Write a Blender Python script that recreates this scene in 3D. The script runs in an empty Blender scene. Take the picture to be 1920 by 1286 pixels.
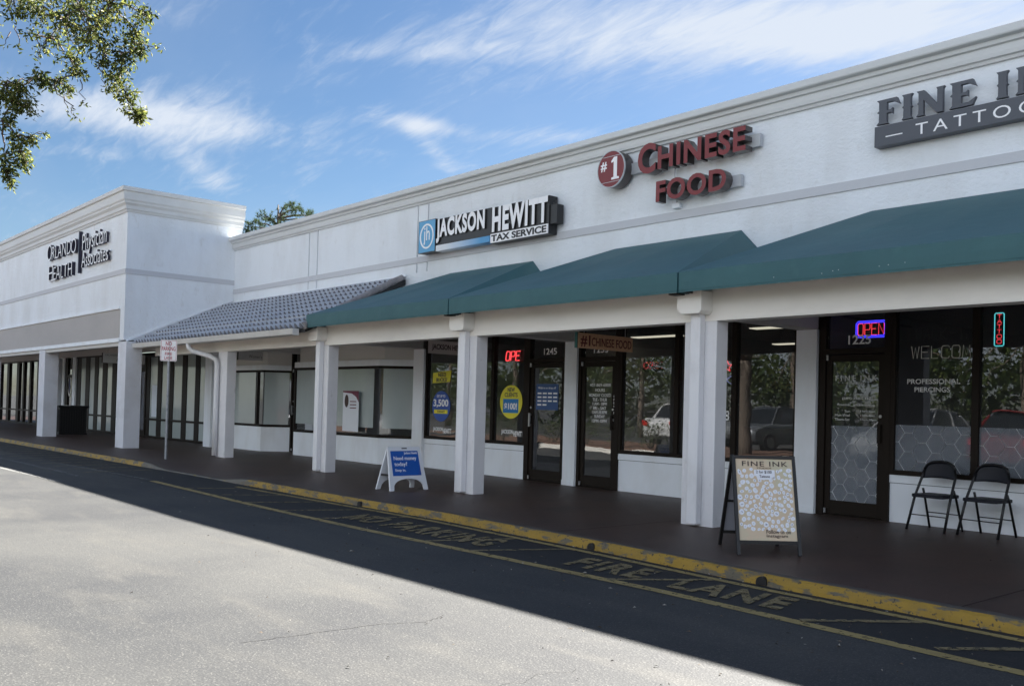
import bpy, bmesh, math, random
from mathutils import Vector, Matrix
random.seed(7)
S = bpy.context.scene
COL = S.collection
PI = math.pi

# ------------------------------------------------------------------ camera
F_PX, CX, CY = 1770.07, 957.56, 733.47          # fitted to the 1920 x 1286 photograph
YAW, PITCH, ROLL = math.radians(48.978), math.radians(1.001), math.radians(1.5316)
CAMZ = 1.3053
fw = Vector((-math.sin(YAW)*math.cos(PITCH), math.cos(YAW)*math.cos(PITCH), math.sin(PITCH)))
r0 = Vector((math.cos(YAW), math.sin(YAW), 0)); u0 = r0.cross(fw)
rt = r0*math.cos(ROLL) + u0*math.sin(ROLL); up = -r0*math.sin(ROLL) + u0*math.cos(ROLL)
cd = bpy.data.cameras.new('camera'); cam = bpy.data.objects.new('camera', cd); COL.objects.link(cam)
cam.matrix_world = Matrix(((rt.x, up.x, -fw.x, 0), (rt.y, up.y, -fw.y, 0), (rt.z, up.z, -fw.z, CAMZ), (0, 0, 0, 1)))
cd.sensor_fit = 'HORIZONTAL'; cd.sensor_width = 36; cd.lens = 36*F_PX/1920
cd.shift_x = (960-CX)/1920; cd.shift_y = (CY-643)/1920
cd.clip_start = .1; cd.clip_end = 3000
S.camera = cam

# ------------------------------------------------------------------ light
SUN = Vector((-.05, 1.0, .892)).normalized()
sl = bpy.data.lights.new('sun', 'SUN'); sl.energy = 5.0; sl.angle = math.radians(.53); sl.color = (1, .965, .90)
so = bpy.data.objects.new('sun', sl); COL.objects.link(so); so.rotation_euler = SUN.to_track_quat('Z', 'Y').to_euler()
so.location = (0, 30, 40)
W = bpy.data.worlds.new('World'); S.world = W; W.use_nodes = True
SKY = .05

def build_world():
    nt = W.node_tree; N = nt.nodes; L = nt.links; N.clear()
    def n(t, **k):
        a = N.new(t)
        for q, v in k.items(): setattr(a, q, v)
        return a
    def m(op, a, b=None, c=None, clamp=False):
        x = n('ShaderNodeMath', operation=op, use_clamp=clamp)
        for i, v in enumerate((a, b, c)):
            if v is None: continue
            if isinstance(v, (int, float)): x.inputs[i].default_value = v
            else: L.new(v, x.inputs[i])
        return x.outputs[0]
    out = n('ShaderNodeOutputWorld'); bg = n('ShaderNodeBackground'); L.new(bg.outputs[0], out.inputs[0])
    bg.inputs[1].default_value = SKY
    sky = n('ShaderNodeTexSky', sky_type='NISHITA', sun_disc=False)
    sky.sun_elevation = math.asin(SUN.z); sky.sun_rotation = math.atan2(SUN.x, SUN.y)
    sky.altitude = 10; sky.air_density = 1.0; sky.dust_density = .55; sky.ozone_density = 3.0
    hs = n('ShaderNodeHueSaturation'); hs.inputs['Saturation'].default_value = 1.12; hs.inputs['Value'].default_value = .325; L.new(sky.outputs[0], hs.inputs['Color'])
    tc = n('ShaderNodeTexCoord'); sp = n('ShaderNodeSeparateXYZ'); L.new(tc.outputs['Generated'], sp.inputs[0])
    zz = m('ADD', m('MAXIMUM', sp.outputs[2], 0.0), .15)
    px = m('DIVIDE', sp.outputs[0], zz); py = m('DIVIDE', sp.outputs[1], zz)
    cb = n('ShaderNodeCombineXYZ'); L.new(px, cb.inputs[0]); L.new(py, cb.inputs[1])
    # wispy cirrus: stretched, warped noise, gathered into a few banks, those behind the camera added as light
    def noise(scale, rot, sx, sy, det, rough, dist, off=(0, 0, 0)):
        mp = n('ShaderNodeMapping'); mp.inputs['Rotation'].default_value = (0, 0, rot); mp.inputs['Scale'].default_value = (sx, sy, 1)
        mp.inputs['Location'].default_value = off
        L.new(cb.outputs[0], mp.inputs[0])
        t = n('ShaderNodeTexNoise'); t.inputs['Scale'].default_value = scale; t.inputs['Detail'].default_value = det
        t.inputs['Roughness'].default_value = rough; t.inputs['Distortion'].default_value = dist; L.new(mp.outputs[0], t.inputs[0])
        return t.outputs[0]
    def blob(cx, cy, rx, ry, rot, amp):
        mp = n('ShaderNodeMapping'); mp.vector_type = 'TEXTURE'
        mp.inputs['Location'].default_value = (cx, cy, 0); mp.inputs['Rotation'].default_value = (0, 0, rot); mp.inputs['Scale'].default_value = (rx, ry, 1)
        L.new(cb.outputs[0], mp.inputs[0])
        ln = n('ShaderNodeVectorMath', operation='LENGTH'); L.new(mp.outputs[0], ln.inputs[0])
        e = m('POWER', 2.718, m('MULTIPLY', m('MULTIPLY', ln.outputs['Value'], ln.outputs['Value']), -1.0))
        return m('MULTIPLY', e, amp)
    blobs = [(-2.16, .80, .30, .14, 1.15, 1.3), (-2.42, 1.02, .20, .06, 2.3, .6), (-1.80, 1.28, .13, .05, 1.2, .95),
             (-1.93, 1.42, .20, .035, 2.2, .55), (-1.15, 1.36, .46, .16, .75, .92), (-.85, 1.62, .38, .15, .7, .92),
             (-1.52, 1.08, .20, .05, .8, .5), (-1.62, 1.55, .18, .06, .7, .6), (-2.45, .75, .12, .05, 1.2, .3), (-.3, 1.9, .4, .25, .7, .8),
             (-2.9, 1.1, .5, .12, 1.2, .25), (.5, -3.4, 4.2, 2.0, 0, 2.0), (4.5, -1.5, 2.2, 2.2, .4, 1.6), (-1.6, -1.0, .9, .4, .9, .5)]  # wide banks at negative y are unseen, added to light the shaded walls
    mask = None
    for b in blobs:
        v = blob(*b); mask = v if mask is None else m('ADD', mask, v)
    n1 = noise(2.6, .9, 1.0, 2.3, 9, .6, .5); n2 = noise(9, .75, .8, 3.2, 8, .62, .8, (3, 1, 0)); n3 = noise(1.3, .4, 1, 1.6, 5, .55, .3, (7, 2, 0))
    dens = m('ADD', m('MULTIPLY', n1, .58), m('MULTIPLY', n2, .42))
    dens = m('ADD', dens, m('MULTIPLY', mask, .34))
    mr = n('ShaderNodeMapRange'); mr.interpolation_type = 'SMOOTHSTEP'
    mr.inputs['From Min'].default_value = .52; mr.inputs['From Max'].default_value = 1.02; L.new(dens, mr.inputs['Value'])
    veil = m('MULTIPLY', m('SUBTRACT', n3, .40, clamp=True), .30)
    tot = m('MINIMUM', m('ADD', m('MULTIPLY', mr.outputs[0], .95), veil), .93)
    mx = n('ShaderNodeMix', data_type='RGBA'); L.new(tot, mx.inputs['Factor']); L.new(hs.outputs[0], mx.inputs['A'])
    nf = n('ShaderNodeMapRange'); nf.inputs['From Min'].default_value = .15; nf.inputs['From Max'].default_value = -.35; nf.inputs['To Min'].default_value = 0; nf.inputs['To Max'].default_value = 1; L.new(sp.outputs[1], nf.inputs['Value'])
    cc = n('ShaderNodeMix', data_type='RGBA'); L.new(nf.outputs[0], cc.inputs['Factor']); cc.inputs['A'].default_value = (1.95, 2.12, 2.38, 1); cc.inputs['B'].default_value = (5.3, 5.7, 6.3, 1)  # unseen clouds behind the camera are boosted to brighten the walls
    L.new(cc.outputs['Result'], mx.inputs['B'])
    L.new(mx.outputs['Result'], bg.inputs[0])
build_world()
S.view_settings.view_transform = 'Standard'; S.view_settings.look = 'None'
S.view_settings.exposure = 3.0; S.view_settings.gamma = 1; S.view_settings.use_curve_mapping = False
S.cycles.max_bounces = 8; S.cycles.diffuse_bounces = 4; S.cycles.glossy_bounces = 4
S.cycles.transparent_max_bounces = 12; S.cycles.sample_clamp_indirect = 6

# ------------------------------------------------------------------ materials
MATS = {}
def mat(name, col, rough=.6, metal=0, bump=None, var=None, spots=None, emit=None, spec=.5, coat=0, trans=None, streak=None, wear=None):
    """bump=(scale, height, detail) list; var=(scale, amount, colour2); wear=(scale, threshold) makes worn paint (see-through gaps)"""
    if name in MATS: return MATS[name]
    M_ = bpy.data.materials.new(name); M_.use_nodes = True; nt = M_.node_tree; N = nt.nodes; L = nt.links
    b = N['Principled BSDF']; out = N['Material Output']
    b.inputs['Base Color'].default_value = (*col, 1); b.inputs['Roughness'].default_value = rough; b.inputs['Metallic'].default_value = metal
    b.inputs['Specular IOR Level'].default_value = spec
    if coat: b.inputs['Coat Weight'].default_value = coat
    geo = N.new('ShaderNodeNewGeometry')
    cur = None
    def tex(scale, det=6, rough_=.6, mscale=(1, 1, 1), dist=0):
        mp = N.new('ShaderNodeMapping'); mp.inputs['Scale'].default_value = mscale; L.new(geo.outputs['Position'], mp.inputs[0])
        t = N.new('ShaderNodeTexNoise'); t.inputs['Scale'].default_value = scale; t.inputs['Detail'].default_value = det
        t.inputs['Roughness'].default_value = rough_; t.inputs['Distortion'].default_value = dist; L.new(mp.outputs[0], t.inputs[0]); return t.outputs[0]
    def mixc(fac, colb, curc):
        mx = N.new('ShaderNodeMix'); mx.data_type = 'RGBA'; L.new(fac, mx.inputs['Factor'])
        if curc is None: mx.inputs['A'].default_value = (*col, 1)
        else: L.new(curc, mx.inputs['A'])
        mx.inputs['B'].default_value = (*colb, 1); return mx.outputs['Result']
    def rng(v, a, c, lo=0., hi=1.):
        r = N.new('ShaderNodeMapRange'); r.inputs['From Min'].default_value = a; r.inputs['From Max'].default_value = c
        r.inputs['To Min'].default_value = lo; r.inputs['To Max'].default_value = hi; L.new(v, r.inputs['Value']); return r.outputs[0]
    for v in (var or []):
        sc, a, c, colb, ms = v
        cur = mixc(rng(tex(sc, mscale=ms), a, c), colb, cur)
    if cur is not None: L.new(cur, b.inputs['Base Color'])
    if bump:
        hsum = None
        for (sc, h, ms) in bump:
            t = tex(sc, 8, .62, ms); mu = N.new('ShaderNodeMath'); mu.operation = 'MULTIPLY'; L.new(t, mu.inputs[0]); mu.inputs[1].default_value = h
            if hsum is None: hsum = mu.outputs[0]
            else:
                ad = N.new('ShaderNodeMath'); ad.operation = 'ADD'; L.new(hsum, ad.inputs[0]); L.new(mu.outputs[0], ad.inputs[1]); hsum = ad.outputs[0]
        bp = N.new('ShaderNodeBump'); bp.inputs['Distance'].default_value = 1; bp.inputs['Strength'].default_value = 1; L.new(hsum, bp.inputs['Height']); L.new(bp.outputs[0], b.inputs['Normal'])
    if emit:
        b.inputs['Emission Color'].default_value = (*emit[:3], 1); b.inputs['Emission Strength'].default_value = emit[3]
    if wear:
        tr = N.new('ShaderNodeBsdfTransparent'); ms = N.new('ShaderNodeMixShader')
        f = rng(tex(wear[0], 9, .7), wear[1]-.05, wear[1]+.05); f2 = f
        if len(wear) > 2:
            mu = N.new('ShaderNodeMath'); mu.operation = 'MAXIMUM'; L.new(f, mu.inputs[0]); mu.inputs[1].default_value = wear[2]; f2 = mu.outputs[0]
        L.new(f2, ms.inputs[0]); L.new(b.outputs[0], ms.inputs[1]); L.new(tr.outputs[0], ms.inputs[2]); L.new(ms.outputs[0], out.inputs[0])
    MATS[name] = M_; return M_

U = (1, 1, 1)
white = mat('white_stucco', (.80, .84, .885), .85, bump=[(7, .018, (.7, 1, 1.3)), (24, .010, (1, 1, 1)), (2.2, .012, (.6, 1, 1))],
            var=[(1.2, .45, .75, (.71, .735, .76), (1, 1, .35)), (14, .64, .80, (.64, .65, .655), (1.2, 1, .22)), (5, .62, .75, (.69, .71, .725), (1, 1, .5))], spec=.25)
smoothw = mat('white_paint_smooth', (.83, .87, .92), .6, bump=[(25, .0015, U)], var=[(2, .45, .8, (.73, .745, .76), (1, 1, .4))], spec=.3)
trim = mat('cornice_paint', (.67, .69, .70), .92, bump=[(20, .001, U)], var=[(1.6, .4, .8, (.60, .61, .61), (.3, 1, 1))], spec=.08)
bandm = mat('grey_band_paint', (.57, .585, .62), .8, bump=[(18, .005, U)], spec=.25)
friezem = mat('taupe_panel', (.45, .43, .42), .8, bump=[(14, .004, U)], var=[(1.5, .4, .8, (.40, .385, .38), (.4, 1, 1))], spec=.25)
beamm = mat('beam_paint', (.84, .81, .755), .6, bump=[(8, .0025, (.3, 1, 1)), (60, .0006, U)], var=[(1.1, .45, .8, (.66, .63, .59), (.5, 1, 1.6))], spec=.3)
colm = mat('column_paint', (.74, .735, .75), .75, bump=[(7, .006, U), (26, .005, U)], var=[(1.6, .45, .8, (.66, .655, .67), U), (9, .64, .8, (.5, .49, .48), (1, 1, .4))], spec=.25)
colo = mat('pale_column_paint', (.70, .71, .76), .8, bump=[(10, .004, U), (30, .003, U)], var=[(1.6, .45, .8, (.56, .56, .58), U)], spec=.25)
spoutm = mat('downspout_paint', (.76, .76, .78), .45, bump=[(6, .002, U)], var=[(2.5, .5, .8, (.60, .59, .585), (1, 1, .5))])
soffm = mat('soffit_paint', (.60, .59, .57), .8, bump=[(12, .001, U)])
greenm = mat('green_awning_canvas', (.030, .105, .122), .62, bump=[(2.2, .008, U), (140, .0008, U)], var=[(1.0, .35, .8, (.042, .133, .146), (1, 1, .6)), (4, .6, .85, (.050, .140, .152), U), (5, .62, .8, (.024, .088, .092), (3, 3, .3))], spec=.55)
tilem = mat('blue_grey_roof_tile', (.42, .44, .49), .45, bump=[(40, .001, U)], var=[(2.5, .4, .75, (.47, .49, .53), U), (1.2, .5, .75, (.36, .375, .41), U)])
capm = mat('weathered_ridge_tile', (.30, .28, .285), .7, bump=[(20, .006, U)], var=[(5, .4, .7, (.17, .165, .17), U)])
gutterm = mat('gutter_paint', (.66, .655, .64), .4, var=[(2, .45, .8, (.55, .54, .52), U)])
framem = mat('bronze_frame', (.017, .0125, .0095), .5, metal=0, spec=.12, bump=[(30, .0004, U)])
darkm = mat('dark_plastic', (.012, .012, .013), .5)
metalm = mat('brushed_metal', (.35, .35, .36), .35, metal=.9)
galvm = mat('galvanised_post', (.30, .315, .34), .45, metal=.7, var=[(9, .45, .7, (.18, .19, .20), U)])
blindm = mat('frosted_window_film', (.42, .47, .465), .10, var=[(1.1, .4, .75, (.36, .41, .405), (1, 1, .5))], spec=.6)
innerm = mat('shop_interior_paint', (.40, .39, .37), .9)
floorm = mat('shop_floor', (.10, .09, .08), .4)
redm = mat('red_sign_face', (.20, .028, .034), .45, var=[(6, .4, .8, (.20, .032, .037), U)])
returnm = mat('sign_return_metal', (.11, .10, .10), .3, metal=.75)
racem = mat('grey_raceway', (.48, .50, .53), .4, metal=.3)
whitesign = mat('white_sign_face', (.90, .90, .92), .4)
blacksign = mat('black_sign_face', (.012, .012, .014), .4)
bluesign = mat('light_blue_sign_face', (.10, .36, .62), .4)
slatem = mat('slate_sign', (.078, .086, .105), .5, bump=[(20, .001, U)])
vinyl = mat('white_vinyl', (.88, .88, .88), .6)
vinylg = mat('grey_vinyl', (.68, .68, .67), .6)
yellowst = mat('yellow_sticker', (.80, .72, .04), .5)
bluest = mat('blue_sticker', (.025, .085, .38), .5)
ltblue = mat('blue_patch_sticker', (.015, .20, .52), .5)
navyst = mat('navy_print', (.015, .02, .05), .5)
boardblue = mat('blue_board', (.004, .09, .42), .4)
plasticw = mat('white_plastic', (.72, .74, .78), .4)
woodsign = mat('tan_sign_board', (.66, .40, .24), .7, var=[(8, .4, .8, (.58, .33, .19), (4, 4, .6))])
postred = mat('sign_red_paint', (.45, .03, .05), .5)
sidewalkm = mat('dark_red_brown_walkway', (.060, .033, .024), .5, bump=[(40, .003, U), (3, .004, U), (180, .0015, U)],
                var=[(1.1, .38, .72, (.041, .025, .019), U), (.35, .5, .75, (.076, .044, .033), U), (6, .62, .70, (.035, .023, .021), U), (2.2, .56, .66, (.036, .022, .017), (1, .5, 1)), (11, .66, .74, (.085, .066, .06), U), (38, .70, .76, (.15, .13, .12), U)], spec=.5)
leafm_ = None

def kerb_mat():
    M_ = mat('worn_yellow_kerb', (.33, .20, .018), .6, bump=[(9, .014, U), (60, .004, U)],
        var=[(3.5, .45, .72, (.21, .135, .022), (.5, 1, 1)), (9, .51, .58, (.12, .10, .065), (.5, 1, 1.5)), (30, .60, .66, (.04, .035, .03), U)])
    return M_
kerbm = kerb_mat()
kerbg = mat('bare_concrete_kerb', (.16, .145, .12), .8, bump=[(12, .01, U), (60, .003, U)], var=[(4, .5, .7, (.08, .07, .06), U), (9, .6, .68, (.26, .19, .05), U)])
kerbtop = mat('scuffed_kerb_top', (.075, .062, .05), .75, bump=[(14, .01, U), (60, .003, U)], var=[(6, .60, .67, (.13, .10, .03), (.5, 1, 1)), (25, .6, .68, (.11, .10, .09), U)])
linem = mat('worn_yellow_line', (.33, .245, .09), .75, bump=[(80, .002, U)], var=[(5, .5, .75, (.19, .14, .055), U)], wear=(16, .60, .12))
line2m = mat('faded_yellow_line', (.24, .185, .09), .75, bump=[(80, .002, U)], var=[(5, .5, .75, (.14, .11, .06), U)], wear=(12, .545, .25))
whitel = mat('faded_white_line', (.17, .17, .165), .75, wear=(14, .52, .35))

def asphalt():
    M_ = bpy.data.materials.new('asphalt'); M_.use_nodes = True; nt = M_.node_tree; N = nt.nodes; L = nt.links; b = N['Principled BSDF']
    geo = N.new('ShaderNodeNewGeometry')
    def T(scale, det=6, ro=.6, ms=(1, 1, 1), dist=0):
        mp = N.new('ShaderNodeMapping'); mp.inputs['Scale'].default_value = ms; L.new(geo.outputs['Position'], mp.inputs[0])
        t = N.new('ShaderNodeTexNoise'); t.inputs['Scale'].default_value = scale; t.inputs['Detail'].default_value = det; t.inputs['Roughness'].default_value = ro; t.inputs['Distortion'].default_value = dist
        L.new(mp.outputs[0], t.inputs[0]); return t.outputs[0]
    def R(v, a, c, lo=0., hi=1., sm=False):
        r = N.new('ShaderNodeMapRange'); r.inputs['From Min'].default_value = a; r.inputs['From Max'].default_value = c; r.inputs['To Min'].default_value = lo; r.inputs['To Max'].default_value = hi
        if sm: r.interpolation_type = 'SMOOTHSTEP'
        L.new(v, r.inputs['Value']); return r.outputs[0]
    def MX(f, a, bcol):
        m = N.new('ShaderNodeMix'); m.data_type = 'RGBA'; L.new(f, m.inputs['Factor'])
        if isinstance(a, tuple): m.inputs['A'].default_value = (*a, 1)
        else: L.new(a, m.inputs['A'])
        if isinstance(bcol, tuple): m.inputs['B'].default_value = (*bcol, 1)
        else: L.new(bcol, m.inputs['B'])
        return m.outputs['Result']
    def MM(op, a, c):
        m = N.new('ShaderNodeMath'); m.operation = op
        for i, v in enumerate((a, c)):
            if isinstance(v, (int, float)): m.inputs[i].default_value = v
            else: L.new(v, m.inputs[i])
        return m.outputs[0]
    base = MX(R(T(.30, 5, .55, (1, .7, 1)), .42, .60), (.056, .0555, .0535), (.032, .0327, .0345))
    base = MX(R(T(1.4, 6, .6, (.5, 1.6, 1)), .5, .78), base, (.070, .067, .061))
    # aggregate: pale stones in dark binder
    vo = N.new('ShaderNodeTexVoronoi'); vo.inputs['Scale'].default_value = 62; L.new(geo.outputs['Position'], vo.inputs['Vector'])
    st = R(vo.outputs['Distance'], .15, .75)
    base = MX(MM('MULTIPLY', st, .42), base, (.022, .0225, .023))
    base = MX(R(T(105, 2, .5), .60, .68, 0, .40), base, (.17, .165, .15))
    base = MX(R(T(60, 3, .6), .62, .72, 0, .35), base, (.12, .116, .107))
    base = MX(R(T(2.6, 3, .5), .70, .78, 0, .5), base, (.024, .024, .025))
    base = MX(R(T(.9, 7, .65, (.35, 2.4, 1)), .56, .70, 0, .45), base, (.038, .038, .039))
    # sealed, darker strip of the fire lane between the yellow lines and along it
    sp = N.new('ShaderNodeSeparateXYZ'); L.new(geo.outputs['Position'], sp.inputs[0])
    yy = MM('ADD', sp.outputs[1], MM('MULTIPLY', MM('SUBTRACT', T(1.3, 5), .5), .25))
    seal = R(yy, 5.62, 5.74, 0, 1, True)
    base = MX(MM('MULTIPLY', seal, .62), base, (.012, .0118, .0125))
    b.inputs['Specular IOR Level'].default_value = .22
    L.new(base, b.inputs['Base Color']); b.inputs['Roughness'].default_value = .72
    h = MM('ADD', MM('MULTIPLY', st, -.0009), MM('MULTIPLY', T(70, 6, .7), .0006))
    bp = N.new('ShaderNodeBump'); bp.inputs['Distance'].default_value = 1; L.new(h, bp.inputs['Height']); L.new(bp.outputs[0], b.inputs['Normal'])
    MATS['asphalt'] = M_; return M_
asph = asphalt()

def glass_mat(name, tint, boost, wav=.0009):
    M_ = bpy.data.materials.new(name); M_.use_nodes = True; nt = M_.node_tree; N = nt.nodes; L = nt.links; N.clear()
    out = N.new('ShaderNodeOutputMaterial'); mx = N.new('ShaderNodeMixShader'); tr = N.new('ShaderNodeBsdfTransparent'); gl = N.new('ShaderNodeBsdfGlossy')
    tr.inputs[0].default_value = (*tint, 1); gl.inputs[0].default_value = (.95, .97, 1, 1); gl.inputs['Roughness'].default_value = .012
    fr = N.new('ShaderNodeFresnel'); fr.inputs[0].default_value = 1.52
    mm = N.new('ShaderNodeMath'); mm.operation = 'MULTIPLY_ADD'; L.new(fr.outputs[0], mm.inputs[0]); mm.inputs[1].default_value = 1.55; mm.inputs[2].default_value = boost; mm.use_clamp = True
    geo = N.new('ShaderNodeNewGeometry'); t = N.new('ShaderNodeTexNoise'); t.inputs['Scale'].default_value = 1.6; t.inputs['Detail'].default_value = 1; L.new(geo.outputs['Position'], t.inputs[0])
    bp = N.new('ShaderNodeBump'); bp.inputs['Distance'].default_value = wav*2.2; bp.inputs['Strength'].default_value = 1; L.new(t.outputs[0], bp.inputs['Height']); L.new(bp.outputs[0], gl.inputs['Normal'])
    df = N.new('ShaderNodeBsdfDiffuse'); df.inputs[0].default_value = (.75, .76, .78, 1); m2 = N.new('ShaderNodeMixShader'); m2.inputs[0].default_value = .035
    L.new(tr.outputs[0], m2.inputs[1]); L.new(df.outputs[0], m2.inputs[2]); L.new(mm.outputs[0], mx.inputs[0]); L.new(m2.outputs[0], mx.inputs[1]); L.new(gl.outputs[0], mx.inputs[2]); clr = N.new('ShaderNodeBsdfTransparent'); bk = N.new('ShaderNodeMixShader')      # the far side of the thin pane is left clear
    L.new(geo.outputs['Backfacing'], bk.inputs[0]); L.new(mx.outputs[0], bk.inputs[1]); L.new(clr.outputs[0], bk.inputs[2]); L.new(bk.outputs[0], out.inputs[0])
    MATS[name] = M_; return M_
glass = glass_mat('window_glass', (.62, .63, .63), .0)
glassd = glass_mat('tinted_glass', (.40, .41, .40), .0)

def film_mat(name, col, alpha):
    M_ = bpy.data.materials.new(name); M_.use_nodes = True; nt = M_.node_tree; N = nt.nodes; L = nt.links; b = N['Principled BSDF']
    b.inputs['Base Color'].default_value = (*col, 1); b.inputs['Alpha'].default_value = alpha; b.inputs['Roughness'].default_value = .6
    MATS[name] = M_; return M_
hexfilm = film_mat('privacy_film', (.36, .40, .46), .42)

def emis(name, col, st):
    return mat(name, (.02, .02, .02), .5, emit=(*col, st))
neonred = emis('neon_red', (1, .05, .07), .36)
neonblue = emis('neon_blue', (.05, .04, 1), .55)
neoncyan = emis('neon_cyan', (.12, .75, .85), .26)
neondim = emis('neon_dim_red', (.8, .08, .08), .6)
neonpur = emis('neon_dim_blue', (.35, .38, .9), .15)
tubeoff = mat('unlit_neon_tube', (.85, .84, .78), .3)
lightm = emis('fluorescent_tube', (1, .93, .75), .2)

# ------------------------------------------------------------------ mesh helpers
def wloc(o):
    v = Vector((0, 0, 0))
    while o is not None: v += o.location; o = o.parent
    return v
def setp(o, label=None, cat=None, group=None, kind=None):
    if label: o['label'] = label
    if cat: o['category'] = cat
    if group: o['group'] = group
    if kind: o['kind'] = kind
    return o
def thing(name, label, cat, loc=(0, 0, 0), rz=0, group=None):
    o = bpy.data.objects.new(name, None); COL.objects.link(o); o.location = loc; o.rotation_euler = (0, 0, rz); o.empty_display_size = .2
    return setp(o, label, cat, group)
class MB:
    def __init__(s): s.v = []; s.f = []; s.m = []
    def add(s, vs, fs, mi=0):
        b = len(s.v); s.v += [tuple(p) for p in vs]; s.f += [tuple(b+i for i in f) for f in fs]; s.m += [mi]*len(fs); return s
    def box(s, x0, x1, y0, y1, z0, z1, mi=0):
        if x0 > x1: x0, x1 = x1, x0
        if y0 > y1: y0, y1 = y1, y0
        if z0 > z1: z0, z1 = z1, z0
        return s.add([(x0, y0, z0), (x1, y0, z0), (x1, y1, z0), (x0, y1, z0), (x0, y0, z1), (x1, y0, z1), (x1, y1, z1), (x0, y1, z1)],
                     [(0, 3, 2, 1), (4, 5, 6, 7), (0, 1, 5, 4), (1, 2, 6, 5), (2, 3, 7, 6), (3, 0, 4, 7)], mi)
    def prism(s, poly, y0, y1, mi=0):
        """poly of (x, z), extruded in y"""
        n = len(poly); a = sum(poly[i][0]*poly[(i+1) % n][1]-poly[(i+1) % n][0]*poly[i][1] for i in range(n))
        if a < 0: poly = poly[::-1]
        vs = [(x, y0, z) for x, z in poly]+[(x, y1, z) for x, z in poly]
        fs = [tuple(range(n)), tuple(range(2*n-1, n-1, -1))]+[(i, i+n, (i+1) % n+n, (i+1) % n) for i in range(n)]
        return s.add(vs, fs, mi)
    def prismx(s, poly, x0, x1, mi=0):
        """poly of (y, z), extruded in x"""
        n = len(poly); vs = [(x0, y, z) for y, z in poly]+[(x1, y, z) for y, z in poly]
        return s.add(vs, [tuple(range(n)), tuple(range(2*n-1, n-1, -1))]+[(i, (i+1) % n, (i+1) % n+n, i+n) for i in range(n)], mi)
    def prismz(s, poly, z0, z1, mi=0):
        n = len(poly); vs = [(x, y, z0) for x, y in poly]+[(x, y, z1) for x, y in poly]
        return s.add(vs, [tuple(range(n-1, -1, -1)), tuple(range(n, 2*n))]+[(i, (i+1) % n, (i+1) % n+n, i+n) for i in range(n)], mi)
    def quad(s, a, b, c, d, mi=0): return s.add([a, b, c, d], [(0, 1, 2, 3)], mi)
    def tube(s, pts, r, n=8, mi=0, cap=True, closed=False):
        pts = [Vector(p) for p in pts]; rs = r if isinstance(r, (list, tuple)) else [r]*len(pts); k = len(pts); vs = []; prev = None
        for i, p in enumerate(pts):
            if closed: t = pts[(i+1) % k]-pts[i-1]
            else: t = pts[min(i+1, k-1)]-pts[max(i-1, 0)]
            t.normalize()
            if prev is None: a = t.orthogonal().normalized()
            else:
                a = prev-t*prev.dot(t)
                a = a.normalized() if a.length > 1e-6 else t.orthogonal().normalized()
            prev = a; b = t.cross(a)
            for j in range(n):
                th = 2*PI*j/n; vs.append(p+(a*math.cos(th)+b*math.sin(th))*rs[i])
        fs = []
        for i in range(k if closed else k-1):
            for j in range(n):
                i2 = (i+1) % k; fs.append((i*n+j, i*n+(j+1) % n, i2*n+(j+1) % n, i2*n+j))
        if cap and not closed: fs += [tuple(range(n-1, -1, -1)), tuple((k-1)*n+j for j in range(n))]
        return s.add(vs, fs, mi)
    def bar(s, a, b, w, d, mi=0, ref=(0, 0, 1)):
        """rectangular bar from a to b"""
        a = Vector(a); b = Vector(b); t = (b-a).normalized(); r = Vector(ref)
        x = t.cross(r); x = x.normalized() if x.length > 1e-4 else Vector((1, 0, 0)); y = t.cross(x).normalized()
        vs = []
        for p in (a, b):
            for sx, sy in ((-1, -1), (1, -1), (1, 1), (-1, 1)): vs.append(p+x*w/2*sx+y*d/2*sy)
        return s.add(vs, [(3, 2, 1, 0), (4, 5, 6, 7), (0, 1, 5, 4), (1, 2, 6, 5), (2, 3, 7, 6), (3, 0, 4, 7)], mi)
    def disc(s, c, rx, rz, y, n=40, th=0, mi=0):
        poly = [(c[0]+rx*math.cos(2*PI*i/n), c[1]+rz*math.sin(2*PI*i/n)) for i in range(n)]
        return s.prism(poly, y, y+max(th, .001), mi)
    def xf(s, fn): s.v = [tuple(fn(Vector(p))) for p in s.v]; return s
    def build(s, name, mats, parent=None, world=True, smooth=False, bev=0, label=None, fixn=False):
        me = bpy.data.meshes.new(name)
        off = wloc(parent) if (parent is not None and world) else Vector((0, 0, 0))
        me.from_pydata([tuple(Vector(p)-off) for p in s.v], [], s.f)
        for m_ in (mats if isinstance(mats, (list, tuple)) else [mats]): me.materials.append(m_)
        if any(s.m): me.polygons.foreach_set('material_index', s.m)
        if fixn:
            bm = bmesh.new(); bm.from_mesh(me); bmesh.ops.recalc_face_normals(bm, faces=bm.faces); bm.to_mesh(me); bm.free()
        if smooth: me.polygons.foreach_set('use_smooth', [True]*len(me.polygons))
        o = bpy.data.objects.new(name, me); COL.objects.link(o)
        if parent is not None: o.parent = parent
        if bev:
            b = o.modifiers.new('bevel', 'BEVEL'); b.width = bev; b.segments = 2; b.limit_method = 'ANGLE'; b.angle_limit = math.radians(40)
        if label: o['label'] = label
        me.update(); return o

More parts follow.
